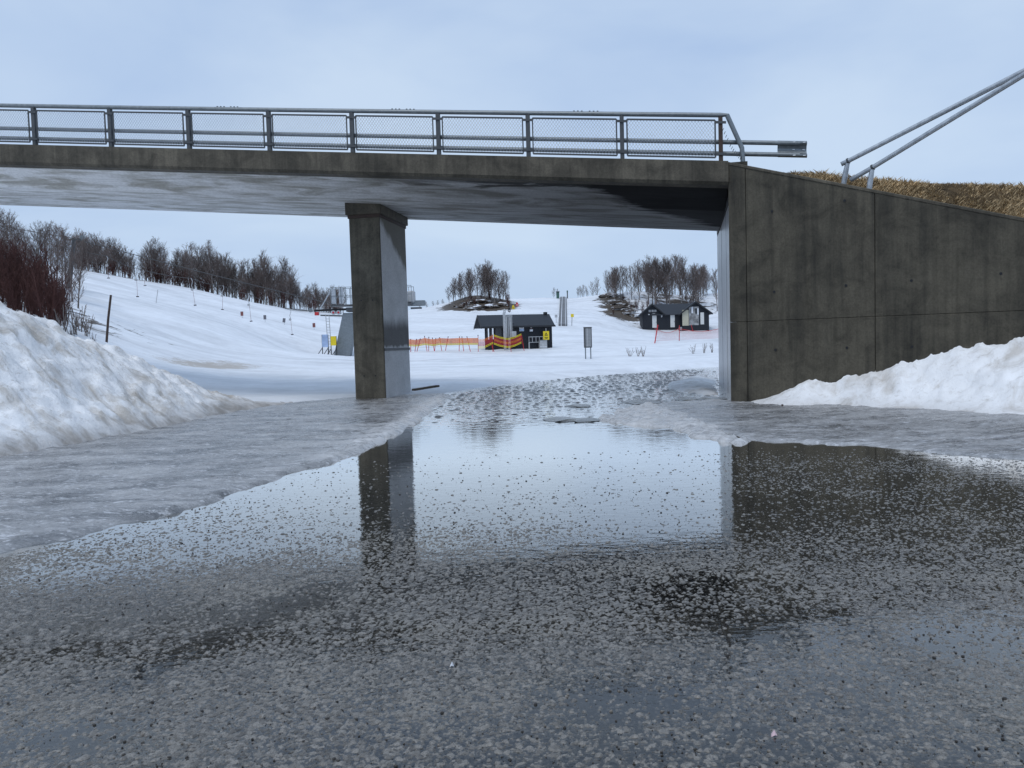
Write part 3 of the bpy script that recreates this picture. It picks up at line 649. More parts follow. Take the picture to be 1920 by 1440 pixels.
shaft(9.68, 10.80, 2.42, 5.08, sof(10) - .30, lambda s: sof(s) + .01).build('pier_cap', M['beam'], bridge, world=True, bevel=.015)
shaft(9.735, 10.745, 2.47, 5.03, sof(10.2) - .42, lambda s: sof(10) - .305).build('bearing_strip', M['rusty'], bridge, world=True)
m = MB(); m.prism([(*bxy(9.742, 2.5), 1.50), (*bxy(9.742, 5.0), 1.50), (*bxy(9.742, 5.0), 1.58), (*bxy(9.742, 2.5), 1.58)], (.012, .003, 0)); m.build('joint_strip', M['galv_dark'], pr, world=True)
hole_m = MB(); hole_m.disc((0, 0, 0), .024, (0, -.006, 0), 10)
hole_mesh = None
def holes(parent, spots, rz, size=1.0):
    global hole_mesh
    for x, y, z in spots:
        if hole_mesh is None:
            o = hole_m.build('tie_hole', M['black'], parent); hole_mesh = o.data
        else:
            o = bpy.data.objects.new('tie_hole', hole_mesh); COL.objects.link(o); o.parent = parent
        Mi = wmat(parent).inverted(); o.matrix_basis = Mi @ (Matrix.Translation((x, y, z)) @ Matrix.Rotation(rz, 4, 'Z') @ Matrix.Scale(size, 4))
holes(pr, [(*bxy(s, 2.497), z) for s in (10.06, 10.42) for z in (.75, 3.05)], -bh(10))
# abutment and wing wall
ab = thing('abutment', 'dark concrete bridge abutment with a long flared wing wall and pale inner face', 'wall', (WA[0], WA[1], 0))
x0, y0 = bxy(-.2, 0.02); vx, vy = math.sin(H0), math.cos(H0); ux, uy = math.cos(H0), -math.sin(H0)
q = lambda a, b, z: (x0 + ux * a + vx * b, y0 + uy * a + vy * b, z)
m = MB(); zt = sof(0) - .02
m.v = [q(0, .02, -.3), q(1.4, .02, -.3), q(1.4, 7.1, -.3), q(0, 7.1, -.3), q(0, .02, zt), q(1.4, .02, zt), q(1.4, 7.1, zt), q(0, 7.1, zt)]
m.f = [(0, 1, 5, 4), (1, 2, 6, 5), (2, 3, 7, 6), (3, 0, 4, 7), (0, 3, 2, 1), (4, 5, 6, 7)]
inner = m.build('inner_face', M['abut'], ab, world=True)
for b in (1.9, 4.3): MB().prism([q(-.006, b, .1), q(-.006, b + .03, .1), q(-.006, b + .03, zt), q(-.006, b, zt)], (.003 * ux, .003 * uy, 0)).build('joint_line', M['galv_dark'], inner, world=True)
for (a0, a1, zz) in ((.0, .42, 5.885), (.42, 1.4, 5.30)):
    m = MB(); m.v = [q(a0, .06, zt), q(a1, .06, zt), q(a1, 7.0, zt), q(a0, 7.0, zt), q(a0, .06, zz), q(a1, .06, zz), q(a1, 7, zz), q(a0, 7, zz)]
    m.f = [(0, 1, 5, 4), (1, 2, 6, 5), (2, 3, 7, 6), (3, 0, 4, 7), (0, 3, 2, 1), (4, 5, 6, 7)]; m.build('back_wall', M['wall'], ab, world=True)
def wtop(t): return 5.90 + (3.838 - 5.90) * t / WL
TB = [-.02, t_at(1401), t_at(1641), t_at(1921) + 1.6, 14.0]; ZJ = 1.985
bk_ = MB(); tt = [0.0, 14.0]
bk_.prism([(*wallp(0.01, .06), -.3), (*wallp(13.95, .06), -.3), (*wallp(13.95, .06), max(.6, wtop(13.95) - .06)), (*wallp(0.01, .06), wtop(0.01) - .06)], (WN[0] * .36, WN[1] * .36, 0)); bk_.build('wall_core', M['wall'], ab, world=True)
g = .006
for i in range(4):
    a, b = TB[i] + (g if i else 0), TB[i + 1] - g
    def zt_(t): return max(.7, wtop(t) - .085)
    pc = (WN[0] * .06, WN[1] * .06, 0); jit = [0, .004, -.003, .003][i]
    lo = [(*wallp(a, jit), -.3), (*wallp(b, jit), -.3), (*wallp(b, jit), min(ZJ - .004, zt_(b))), (*wallp(a, jit), ZJ - .004)]
    MB().prism(lo, pc).build('concrete_panel', M['wall'], ab, world=True, bevel=.006)
    if zt_(b) > ZJ + .05:
        hi = [(*wallp(a, jit), ZJ + .004), (*wallp(b, jit), ZJ + .004), (*wallp(b, jit), zt_(b)), (*wallp(a, jit), zt_(a))]
        MB().prism(hi, pc).build('concrete_panel', M['wall'], ab, world=True, bevel=.006)
cop = [(*wallp(-.03, -.015), wtop(0) - .08), (*wallp(13.5, -.015), max(.72, wtop(13.5) - .08)), (*wallp(13.5, -.015), max(.8, wtop(13.5))), (*wallp(-.03, -.015), wtop(0))]
MB().prism(cop, (WN[0] * .45, WN[1] * .45, 0)).build('coping', M['beam'], ab, world=True, bevel=.015)
wrz = math.atan2(WD[1], WD[0])
sp_ = []
for px, py in ((1450, 396), (1585, 376), (1452.7, 547), (1586.7, 535), (1709, 526), (1876, 513), (1454, 656), (1588, 652), (1710, 650)):
    t = t_at(px); x, y = wallp(t, -.003); sp_.append((x, y, float(at(px, py, y)[2])))
holes(ab, sp_, wrz, 1.25)
# steel bearing plate hanging at the joint
MB().prism([q(-.03, .3, 5.0), q(-.03, 6.6, 5.0), q(-.03, 6.6, 5.12), q(-.03, .3, 5.12)], (.04 * ux, .04 * uy, 0)).build('joint_flap', M['black'], ab, world=True)

# ------------------------------------------------------------------ railing
PS = 2.4
def railing(v0, sgn, label, mesh=True, n=12, far=False):
    r = thing('bridge_railing', label, 'railing', B(0, v0, 0), 0, None)
    so_ = [s for s in np.arange(0, PS * (n - 1) + .1, .6)]
    path = [B(s, v0, 1.14) for s in reversed(so_)]
    if not far:
        path += [B(-.16, v0, 1.14), B(-.50, v0 + .02, .36), B(-.52, v0 + .02, .02)]
    tr_ = MB().tube(path, .058, 12).build('top_rail', M['galv'], r, world=True, smooth=False)
    for s in (3.0, 7.85, 12.9) if not far else ():
        for k in range(6):
            MB().box(B(s + k * .10 + (.1 if k > 2 else 0), v0, 1.205), (.04, .03, .02)).build('rail_bolt', M['galv_dark'], tr_, world=True)
    for zc in (.53, .25):
        ext_ = [B(s, v0 + sgn * .17, zc) for s in reversed(so_)]
        if not far: ext_ += [B(-1.0, v0 + sgn * .17, zc), B(-1.85, v0 + sgn * .17, zc)]
        MB().tube(ext_, .055, 10).build('guard_rail', M['galv'], r, world=True, smooth=False)
    for i in range(n):
        s = i * PS; mt = M['galv_dark'] if (i or far) else M['rusty']
        p = MB().prism([B(s + .05, v0 - .05, .02), B(s - .05, v0 - .05, .02), B(s - .05, v0 - .05, 1.09), B(s + .05, v0 - .05, 1.09)], (.10 * vx, .10 * vy, 0)).build('post', mt, r, world=True)
        MB().prism([B(s + .12, v0 - .01, .003), B(s - .12, v0 - .01, .003), B(s - .12, v0 - .01, .035), B(s + .12, v0 - .01, .035)], (.2 * vx, .2 * vy, 0)).build('base_plate', M['white_zinc'], p, world=True)
        for zc in (.92, .16):
            MB().prism([B(s + .13, v0 - .075, zc), B(s - .13, v0 - .075, zc), B(s - .13, v0 - .075, zc + .06), B(s + .13, v0 - .075, zc + .06)], (.02 * vx, .02 * vy, 0)).build('clamp', M['galv_dark'], p, world=True)
    if mesh:
        for i in range(n - 1):
            a, b = i * PS + .13, (i + 1) * PS - .13; vv = v0 - .045
            f = MB()
            for z in (.10, 1.0): f.bar(B(a, vv, z), B(b, vv, z), .03, .038)
            for s in (a, b): f.bar(B(s, vv, .10), B(s, vv, 1.0), .032, .03)
            fo = f.build('mesh_panel', M['galv_dark'], r, world=True)
            w = MB(); pitch, rise = .078, .078
            hgt = .86; lenp = b - a - .04; slope = 1.35
            for sg in (1, -1):
                k = -hgt / slope
                while k < lenp + hgt / slope:
                    x0_, z0_, x1_, z1_ = k, 0.0, k + hgt / slope * sg if sg > 0 else k - hgt / slope, hgt
                    pts = sorted([(x0_, z0_), (x1_, z1_)])
                    (xa, za), (xb, zb) = pts
                    if xa < 0: za += (zb - za) * (-xa) / (xb - xa); xa = 0
                    if xb > lenp: zb = za + (zb - za) * (lenp - xa) / (xb - xa); xb = lenp
                    if xb - xa > .01: w.bar(B(a + .02 + xa, vv, .12 + za), B(a + .02 + xb, vv, .12 + zb), .005, .007)
                    k += pitch
            w.build('wire_mesh', M['galv_light'], fo, world=True)
    return r
rl = railing(.16, 1, 'steel bridge railing with diamond mesh panels on the beam above the wing wall', True, 13)
rl2 = railing(7.03, -1, 'steel railing along the other side of the bridge deck', True, 13, True)
# chain at the railing end and the splice plate joining the two guard rails
ch = MB()
for k in range(13):
    f_ = k / 12; p = np.array(B(-.06, .10, .78)) * (1 - f_) + np.array(B(-.46, .12, .10)) * f_; p[2] -= .10 * math.sin(math.pi * f_)
    ch.box(p, (.012, .03 if k % 2 else .01, .07), rz=0, tilt=('Y', .5))
ch.build('chain', M['galv_dark'], rl, world=True)
sp0 = MB(); prof = [(.66, 0), (.61, .05), (.57, .05), (.50, -.03), (.42, -.06), (.36, -.06), (.28, -.03), (.21, .05), (.17, .05), (.12, 0)]
for s in (-1.35, -2.02):
    for z, dv in prof: sp0.v.append(B(s, .33 - dv, .39 + (z - .39) * .74))
for s in (-1.35, -2.02):
    for z, dv in prof: sp0.v.append(B(s, .345 - dv, .39 + (z - .39) * .74))
n = len(prof)
for b0 in (0, 2 * n):
    for k in range(n - 1): sp0.f.append((b0 + k, b0 + k + 1, b0 + n + k + 1, b0 + n + k))
for (a, b) in ((0, 2 * n), (n, 3 * n)):
    for k in range(n - 1): sp0.f.append((a + k, a + k + 1, b + k + 1, b + k))
for k in (0, n - 1): sp0.f.append((k, n + k, 3 * n + k, 2 * n + k))
spo = sp0.build('splice_plate', M['galv'], rl, world=True)
for s in (-1.72, -1.95):
    for z in (.545, .39, .23):
        MB().box(B(s, .27 if z != .39 else .38, z), (.06, .012, .022), rz=-H0).build('bolt_slot', M['white_zinc'], spo, world=True)

# ------------------------------------------------------------------ embankment and dry grass behind the wing wall
ts = np.arange(-.3, 20, .18); ws = np.arange(.43, 9, .18); Tm, Wm = np.meshgrid(ts, ws)
Xe = WA[0] + WD[0] * Tm + WN[0] * Wm; Ye = WA[1] + WD[1] * Tm + WN[1] * Wm
wt = np.maximum(wtop(Tm), .6); crest = np.interp(Tm, [0, 1.4, 3.5, 6, 9, 20], [5.80, 5.58, 5.20, 4.85, 4.6, 4.3])
def embz(T_, W_, wt_, cr_): return (wt_ - .13) + np.maximum(cr_ - wt_ + .13, -.1) * sstep(.45, np.interp(T_, [1, 3, 6], [1.1, 2.0, 3.0]), W_)
Ze = embz(Tm, Wm, wt, crest) + fbm(Xe * 1.5, Ye * 1.5, 4, 120) * .12 * sstep(.4, 1.2, Wm)
emb = gridmesh('embankment', Xe, Ye, Ze, M['soil']); tag(emb, 'turf embankment sloping down behind the concrete wing wall', 'bank', kind='structure')
gm = MB(); rnd = random.Random(5)
for i in range(30000):
    t = rnd.uniform(.85, 13) if rnd.random() < .6 else rnd.uniform(.85, 7); w = .52 + 3.6 * rnd.random() ** 1.15
    cl = float(vn(t * 2.2, w * 2.2, 3))
    if cl < .25 and rnd.random() < .6: continue
    x, y = wallp(t, w); wt_ = max(wtop(t), .6); z = float(embz(t, w, wt_, np.interp(t, [0, 1.4, 3.5, 6, 9, 20], [5.80, 5.58, 5.20, 4.85, 4.6, 4.3]))) - .03
    h = rnd.uniform(.03, .12) * (.4 + 1.3 * cl) * (1.0 if t > 1.2 else .6); a = rnd.uniform(0, 6.28); ln = rnd.uniform(.3, 1.6) * h; wd = rnd.uniform(.006, .014)
    dx, dy = math.cos(a) * ln - .04, math.sin(a) * ln - .05; px_, py_ = -math.sin(a) * wd, math.cos(a) * wd
    gm.add([(x - px_, y - py_, z), (x + px_, y + py_, z), (x + dx * .55 + px_ * .6, y + dy * .55 + py_ * .6, z + h * .7), (x + dx, y + dy, z + h)], [(0, 1, 2), (0, 2, 3)])
go = gm.build('dry_grass', M['grass']); tag(go, 'dry tan winter grass covering the embankment behind the wing wall', 'grass', kind='stuff')

# two long pipes clamped on short posts at the wall top
def pipe(e0, clamp, far_, pb, label, mast=False):
    yw = wallp(t_at(pb[0]), .22)[1]; p0, p1, p2 = at(*e0), at(*clamp), at(*far_); base = at(pb[0], pb[1], yw)
    o = thing('barrier_pipe', label, 'pipe', base)
    d = (p2 - p0)
    MB().tube([p0, p1, p2, p2 + d * .22], .052, 16).build('pipe', M['galv_light'], o, world=True, smooth=True)
    MB().tube([np.array([base[0], base[1], wtop(t_at(pb[0])) - .04]), base * .5 + p1 * .5, p1], [.06, .06, .045], 12).build('support_post', M['galv_light'], o, world=True)
    if mast:
        e_ = p2 + d * .21; MB().tube([np.array([e_[0], e_[1], 1.0]), np.array([e_[0], e_[1], e_[2] + .25])], .09, 14).build('mast', M['galv_light'], o, world=True, smooth=True)
    c0 = p1 - d * .005; c1 = p1 + d * .006
    MB().tube([c0, c1], .068, 12).build('clamp', M['galv_dark'], o, world=True)
pipe((1577, 308, 17.62), (1590, 302, 17.55), (1920, 133, 15.2), (1581, 345, 17.25), 'long galvanised pipe on a short post at the wall top, thinner upper one', True)
pipe((1594, 338, 17.5), (1636, 314, 17.3), (1920, 140, 15.0), (1629, 352, 16.9), 'long galvanised pipe on a short post at the wall top, lower end in the grass')

# ------------------------------------------------------------------ trees
def grow_tree(seed, h, lean=.06, nb=26, spread=.30, sub=6, twigs=5, base=.22, tr=.014, stems=1, trunk_r=.018):
    rn = random.Random(seed); T, K = MB(), MB()
    for st in range(stems):
        a0 = rn.uniform(0, 6.28); lx, ly = math.cos(a0) * lean * (1 if stems == 1 else rn.uniform(1.5, 5)), math.sin(a0) * lean * (1 if stems == 1 else rn.uniform(1.5, 5))
        hh = h * (1 if st == 0 else rn.uniform(.6, 1.0)); path = []; rs = []; ox, oy = (0, 0) if stems == 1 else (rn.uniform(-.12, .12) * h * .4, rn.uniform(-.12, .12) * h * .4)
        wx = wy = 0
        for i in range(8):
            f_ = i / 7; wx += rn.uniform(-1, 1) * .014 * h; wy += rn.uniform(-1, 1) * .014 * h
            path.append(Vector((ox + lx * h * f_ + wx * f_, oy + ly * h * f_ + wy * f_, hh * f_ - (.25 if i == 0 else 0)))); rs.append(h * trunk_r * (1 - f_ * .85) + .008)
        T.tube(path, rs, 5, False)
        for b in range(nb // stems + 1):
            f_ = base + (1 - base) * (b + rn.random()) / (nb // stems + 1); fi = f_ * 7; i0 = min(6, int(fi)); p = path[i0].lerp(path[i0 + 1], fi - i0)
            a = rn.uniform(0, 6.28); ln = h * spread * (1.05 - f_) ** .55 * rn.uniform(.6, 1.15) * (1 if f_ > base + .1 else .7); up_ = rn.uniform(.75, 1.9)
            d = Vector((math.cos(a), math.sin(a), up_)).normalized(); mid = p + d * ln * .5 + Vector((0, 0, -.02 * h * rn.random())); e = p + d * ln + Vector((0, 0, ln * .18))
            rb = h * .0042 * (1.15 - f_) + .006; K.tube([p, mid, e], [rb, rb * .7, rb * .3], 3, False)
            for s_ in range(sub):
                g_ = .25 + .75 * (s_ + rn.random()) / sub; p2 = p.lerp(mid, g_ * 2) if g_ < .5 else mid.lerp(e, g_ * 2 - 1)
                d2 = (d + Vector((rn.uniform(-1, 1), rn.uniform(-1, 1), rn.uniform(-.3, .9))) * .9).normalized(); l2 = ln * rn.uniform(.25, .5); e2 = p2 + d2 * l2
                K.tube([p2, e2], [tr * .8, tr * .4], 3, False)
                for t_ in range(twigs):
                    p3 = p2.lerp(e2, rn.uniform(.2, 1)); d3 = (d2 + Vector((rn.uniform(-1, 1), rn.uniform(-1, 1), rn.uniform(-.6, .7)))).normalized(); w_ = Vector((-d3.y, d3.x, rn.uniform(-.5, .5))).normalized() * tr * .62
                    e3 = p3 + d3 * l2 * rn.uniform(.4, .8); K.add([p3 - w_, p3 + w_, e3], [(0, 1, 2)])
    return T, K
protos = {}
def proto(kind, idx, seed, **kw):
    T, K = grow_tree(seed, **kw); o = thing('birch_tree' if kind == 'tree' else 'birch_shrub', 'x', 'tree' if kind == 'tree' else 'shrub')
    T.build('trunk', M['twig_red'] if kind == 'shrub' else M['bark'], o, smooth=True); K.build('crown', M['twig_red'] if kind == 'shrub' else M['twig'], o)
    protos.setdefault(kind, []).append([o, False, kw['h']])
for i in range(7): proto('tree', i, 11 + i * 5, h=6.2, lean=.03 + .015 * i, nb=34, spread=.36 + .03 * (i % 3), sub=10, twigs=10, base=.10 + .06 * (i % 3), tr=.0105, trunk_r=.0115)
for i in range(5): proto('shrub', i, 61 + i * 7, h=4.2, lean=.05, nb=60, spread=.30, sub=7, twigs=8, base=.12, tr=.010, stems=5, trunk_r=.008)
for i in range(2): proto('sprig', i, 91 + i * 7, h=1.0, lean=.10, nb=16, spread=.35, sub=3, twigs=2, base=.2, tr=.006, stems=6, trunk_r=.010)
trn = random.Random(3)
def plant(kind, x, y, h, label, group, z=None):
    L_ = protos[kind]; q_ = L_[trn.randrange(len(L_))]
    if not q_[1]: o = q_[0]; q_[1] = True
    else: o = copy_tree(q_[0])
    z = float(terrain(np.array([x]), np.array([y]))[0]) if z is None else z
    o.location = (x, y, z - .05); k = h / q_[2]; o.scale = (k * trn.uniform(.9, 1.1), k * trn.uniform(.9, 1.1), k); o.rotation_euler = (0, 0, trn.uniform(0, 6.28))
    tag(o, label, 'tree' if kind == 'tree' else 'shrub', group)
def sil(px): return float(np.interp(px, [-80, 20, 60, 95, 125, 150, 170, 205, 230, 262, 290, 318, 345, 385, 400, 430, 450, 480, 500, 525, 545, 560, 600, 640], [385, 396, 428, 418, 430, 438, 436, 450, 446, 480, 455, 475, 466, 468, 462, 474, 490, 480, 494, 490, 505, 532, 535, 532]))
LR = 'bare birch tree in the wood along the crest of the drag lift slope'
def ridge_tree(px, dd, hj):
    d = float(np.interp(px, [-80, 140, 350, 560, 640], [92, 99, 111, 117, 123])) + dd
    p = at(px, 560, d); z = float(terrain(np.array([p[0]]), np.array([p[1]]))[0]); top = float(at(px, sil(px), d)[2]); h = np.clip((top - z) * hj, 2.2, 11)
    plant('tree', p[0], p[1], h, LR, 'birch trees along the slope crest')
for px in np.arange(145, 646, 5.2):
    if 250 < px < 268 or 317 < px < 327 or 551 < px < 559: continue
    ridge_tree(px + trn.uniform(-3, 3), trn.uniform(1, 10), trn.choice((.55, .7, .8, .9, 1.0, 1.08)) + trn.uniform(-.04, .04))
for px in np.arange(150, 640, 9):
    if 244 < px < 272 or 312 < px < 330: continue
    ridge_tree(px + trn.uniform(-4, 4), trn.uniform(8, 20), trn.uniform(.7, .98))
for px in np.arange(146, 640, 7.5): ridge_tree(px + trn.uniform(-4, 4), trn.uniform(3, 26), trn.uniform(.6, .95))
for i in range(60):                                     # low growth at the wood's edge
    px = trn.uniform(150, 630); d = float(np.interp(px, [140, 350, 560, 640], [99, 111, 117, 123])) + trn.uniform(.5, 9); p = at(px, 560, d)
    plant('shrub', p[0], p[1], trn.uniform(1.0, 3.2), 'low bare shrub at the foot of the birch wood on the slope crest', 'shrubs at the wood edge')
for i in range(26):                                     # the wood running down to the thicket
    px = -90 + i * 9.4; d = trn.uniform(54, 80); p = at(px, 560, d); z = float(terrain(np.array([p[0]]), np.array([p[1]]))[0]); top = float(at(px, sil(px), d)[2])
    plant('tree', p[0], p[1], np.clip((top - z) * trn.uniform(.85, 1.02), 3, 9), 'bare birch tree standing behind the reddish thicket', 'birches behind the thicket')
for i in range(64):
    px = trn.uniform(-110, 128); d = trn.uniform(34, 50); p = at(px, 560, d); top = float(at(px, float(np.interp(px, [-110, 0, 60, 100, 128, 160], [420, 432, 455, 480, 520, 560])), d)[2]); z = float(terrain(np.array([p[0]]), np.array([p[1]]))[0])
    plant('shrub', p[0], p[1], np.clip((top - z) * trn.uniform(.75, 1.0), 1.0, 6), 'dense reddish brown leafless shrub in the thicket above the snow bank', 'thicket shrubs')
for px, d, h in ((118, 34, 1.5), (140, 36, 1.3), (132, 33, 1.0), (150, 40, 1.5), (165, 42, 1.1), (172, 34, .8), (160, 37, 1.0), (100, 32, 1.2), (125, 30.5, .9)):
    p = at(px, 600, d); plant('sprig', p[0], p[1], h, 'small thin shrub poking out of the snow by the thicket', 'thin shrubs in the snow')
for i in range(30):
    px = float(np.clip(trn.gauss(900, 30), 850, 958)); d = trn.uniform(143, 156); p = at(px, 560, d); z = float(terrain(np.array([p[0]]), np.array([p[1]]))[0])
    top = float(at(px, float(np.interp(px, [850, 872, 895, 915, 940, 952, 960], [520, 508, 500, 494, 497, 520, 538])), d)[2]); plant('tree', p[0], p[1], np.clip((top - z) * trn.uniform(.75, 1.03), 1.8, 8), 'bare birch tree on the brown knoll above the black hut', 'birches on the brown knoll')
p = at(842, 560, 146); plant('tree', p[0], p[1], 3.4, 'lone young birch at the lower edge of the brown knoll', None)
for i in range(14):
    px = trn.uniform(862, 955); d = trn.uniform(138, 150); p = at(px, 560, d); plant('shrub', p[0], p[1], trn.uniform(1.2, 2.6), 'bare undergrowth shrub among the birches of the brown knoll', 'undergrowth of the knoll')
for i in range(66):
    px = trn.uniform(1138, 1345); d = trn.uniform(143, 166); p = at(px, 560, d); z = float(terrain(np.array([p[0]]), np.array([p[1]]))[0])
    top = float(at(px, float(np.interp(px, [1120, 1140, 1165, 1190, 1215, 1250, 1270, 1300, 1345], [525, 508, 498, 492, 488, 480, 482, 494, 505])), d)[2]); plant('tree', p[0], p[1], np.clip((top - z) * trn.uniform(.75, 1.03), 2.0, 9), 'bare birch tree on the rocky knoll behind the white doored cabin', 'birches on the rocky knoll')
for i in range(26):
    px = trn.uniform(1150, 1340); d = trn.uniform(136, 150); p = at(px, 560, d); plant('shrub', p[0], p[1], trn.uniform(1.2, 2.6), 'bare undergrowth shrub on the rocky knoll', 'undergrowth of the rocky knoll')
for px, d, h in ((786, 172, 1.6), (800, 176, 1.8), (812, 173, 1.6), (820, 178, 2.2), (830, 174, 1.8), (1038, 176, 2.4), (1046, 178, 2.2), (1084, 172, 2.2), (1093, 171, 3.0), (1101, 174, 2.6), (1112, 170, 3.6), (1120, 168, 4.6), (1088, 174, 2.6)):
    p = at(px, 560, d); plant('tree', p[0], p[1], h, 'small distant birch on the far snow crest', 'distant birches on the crest')
for px, d in ((1180, 58), (1196, 57), (1205, 56), (1300, 60), (1320, 58), (1335, 59)):
    p = at(px, 640, d); plant('sprig', p[0], p[1], .8, 'sparse twiggy shrub in the snow near the grey notice box', 'twiggy shrubs by the notice box')
for k in protos:
    for o, used, h in protos[k]:
        if not used:
            for c in list(o.children): bpy.data.objects.remove(c)
            bpy.data.objects.remove(o)

def lumpy(name, mat, size, seed, parent=None, sub=2):
    import bmesh
    bm = bmesh.new(); bmesh.ops.create_icosphere(bm, subdivisions=sub, radius=1); rn = random.Random(seed); ph = [rn.uniform(0, 9) for _ in range(6)]
    for v in bm.verts:
        k = 1 + .22 * math.sin(v.co.x * 3 + ph[0]) * math.cos(v.co.y * 4 + ph[1]) + .14 * math.sin(v.co.z * 6 + ph[2] + v.co.x * 5) + rn.uniform(-.05, .05)
        v.co = Vector((v.co.x * size[0], v.co.y * size[1], v.co.z * size[2])) * k
    me = bpy.data.meshes.new(name); bm.to_mesh(me); bm.free(); me.materials.append(mat); o = bpy.data.objects.new(name, me); COL.objects.link(o)
    if parent: o.parent = parent
    return o
for i, (px, py, s) in enumerate(((1150, 569, 2.2), (1166, 572, 1.8), (1160, 579, 2.0), (1178, 588, 1.7), (1192, 594, 1.6), (1140, 556, 2.2), (1172, 583, 1.5), (1185, 575, 1.3))):
    p = hit(px, py, 100); o = lumpy('rock_outcrop', M['rock'], (s * .8, s * .7, s * .32), 40 + i); o.location = p; tag(o, 'dark bare rock breaking through the snow of the rocky knoll', 'rock', 'rocks on the rocky knoll')
for i, (px, py, s) in enumerate(((865, 576, 2.0), (890, 578, 2.6), (915, 576, 2.4), (938, 573, 2.2), (880, 569, 2.0), (905, 566, 2.4))):
    p = hit(px, py, 100); o = lumpy('rock_outcrop', M['rock'], (s * .8, s * .6, s * .22), 60 + i); o.location = p; tag(o, 'dark heathery rock on the flank of the brown knoll', 'rock', 'rocks on the brown knoll')

# ------------------------------------------------------------------ drag lift station
def rel(o, d):                                        # metres per photo pixel at the distance of a thing
    return d / F
b0 = hit(643, 667); U = b0[1] / F
st_ = thing('lift_station', 'grey steel drag lift drive station with caged platform on a leaning column', 'ski lift', b0)
P = lambda px, py, dy=0.0: ((px - 643) * U - (667 - py) * U * .028, dy, (667 - py) * U - (px - 643) * U * -.028 * 0)
MB().prism([P(627, 670, -.5), P(657, 670, -.5), P(680, 588, -.5), P(650, 588, -.5)], (0, 1.0, 0)).build('column', M['galv'], st_, bevel=.03)
MB().box(((700 - 643) * U, 0, P(0, 582)[2]), (90 * U, 1.5, 8 * U)).build('head_beam', M['galv_dark'], st_, bevel=.03)
MB().box(((783 - 643) * U, .2, P(0, 573)[2]), (34 * U, .9, 10 * U)).build('tail_beam', M['galv'], st_, bevel=.03)
MB().box(((783 - 643) * U, .2, P(0, 582)[2]), (20 * U, .6, 3 * U)).build('tail_grating', M['galv_dark'], st_)
MB().box(((703 - 643) * U, 0, P(0, 574)[2]), (150 * U, 2.1, 2.5 * U)).build('platform', M['galv_dark'], st_)
MB().box(((700 - 643) * U, .1, P(0, 560)[2]), (46 * U, 1.2, 24 * U)).build('drive_housing', M['galv'], st_, bevel=.04)
MB().box(((775 - 643) * U, .1, P(0, 561)[2]), (13 * U, 1.0, 22 * U)).build('control_drum', M['lightgrey'], st_, bevel=.1)
for yy in (-1.0, 1.0):
    f = MB()
    for px in np.arange(632, 783, 9.3): f.bar(P(px, 574, yy), P(px, 541, yy), .05)
    for py in (541, 557): f.bar(P(632, py, yy), P(781, py, yy), .05)
    f.build('cage_rail', M['galv'], st_)
for px in (637, 651): MB().box((P(px, 557)[0], -.96, P(px, 557)[2]), (8 * U, .02, 28 * U)).build('cage_sheet', M['galv_light'], st_)
MB().bar(P(597, 582, -.4), P(668, 581, -.4), .16, .22).build('rope_arm', M['black'], st_)
MB().bar(P(608, 591, -.4), P(662, 594, -.4), .10, .14).build('rope_arm', M['galv_dark'], st_)
MB().bar(P(609, 579, -.5), P(631, 545, -.5), .10).build('brace', M['galv_light'], st_)
MB().disc(P(590, 581, -.3), 4.2 * U, (0, -.12, 0), 16).build('rope_sheave', M['galv'], st_)
for px in (634, 643.5):
    w_ = MB().disc(P(px, 587, -.75), 4 * U, (0, -.12, 0), 16).build('rope_sheave', M['galv_light'], st_); MB().disc(P(px, 587, -.88), 2 * U, (0, -.03, 0), 10).build('hub', M['red'], w_)
MB().box((P(602, 588)[0], -.5, P(602, 588)[2]), (7 * U, .4, 6 * U)).build('safety_box', M['red'], st_)
ld = MB()
for px in (619, 625): ld.bar(P(px, 590, -.7), P(px, 669, -.7), .06)
for py in np.arange(593, 666, 5.2): ld.bar(P(619, py, -.7), P(625, py, -.7), .04)
ld.build('ladder', M['lightgrey'], st_)
for (cx, w, y0_, y1_, mt, lab) in ((617.5, 11, 628, 651, 'signblue', 'blue white notice board on dark legs beside the lift ladder'), (633, 10, 629, 646, 'yellow', 'yellow notice board leaning by the lift column')):
    q0 = hit(cx, 667); q0 = np.array([P(cx, 667)[0] + b0[0], b0[1] - 1.6, float(terrain(np.array([P(cx, 667)[0] + b0[0]]), np.array([b0[1] - 1.6]))[0])])
    o = thing('notice_board', lab, 'sign', q0); zb = lambda py: (667 - py) * U
    MB().box((0, 0, (zb(y0_) + zb(y1_)) / 2), (w * U, .05, zb(y0_) - zb(y1_))).build('panel', M[mt], o)
    for sx in (-.5, .5):
        MB().bar((sx * w * U, .06, -.2), (sx * w * U, .06, zb(y0_)), .07).build('leg', M['black'], o)
        MB().bar((sx * w * U, .06, zb(652)), (sx * w * U - .7, .06, -.15), .06).build('brace', M['black'], o)
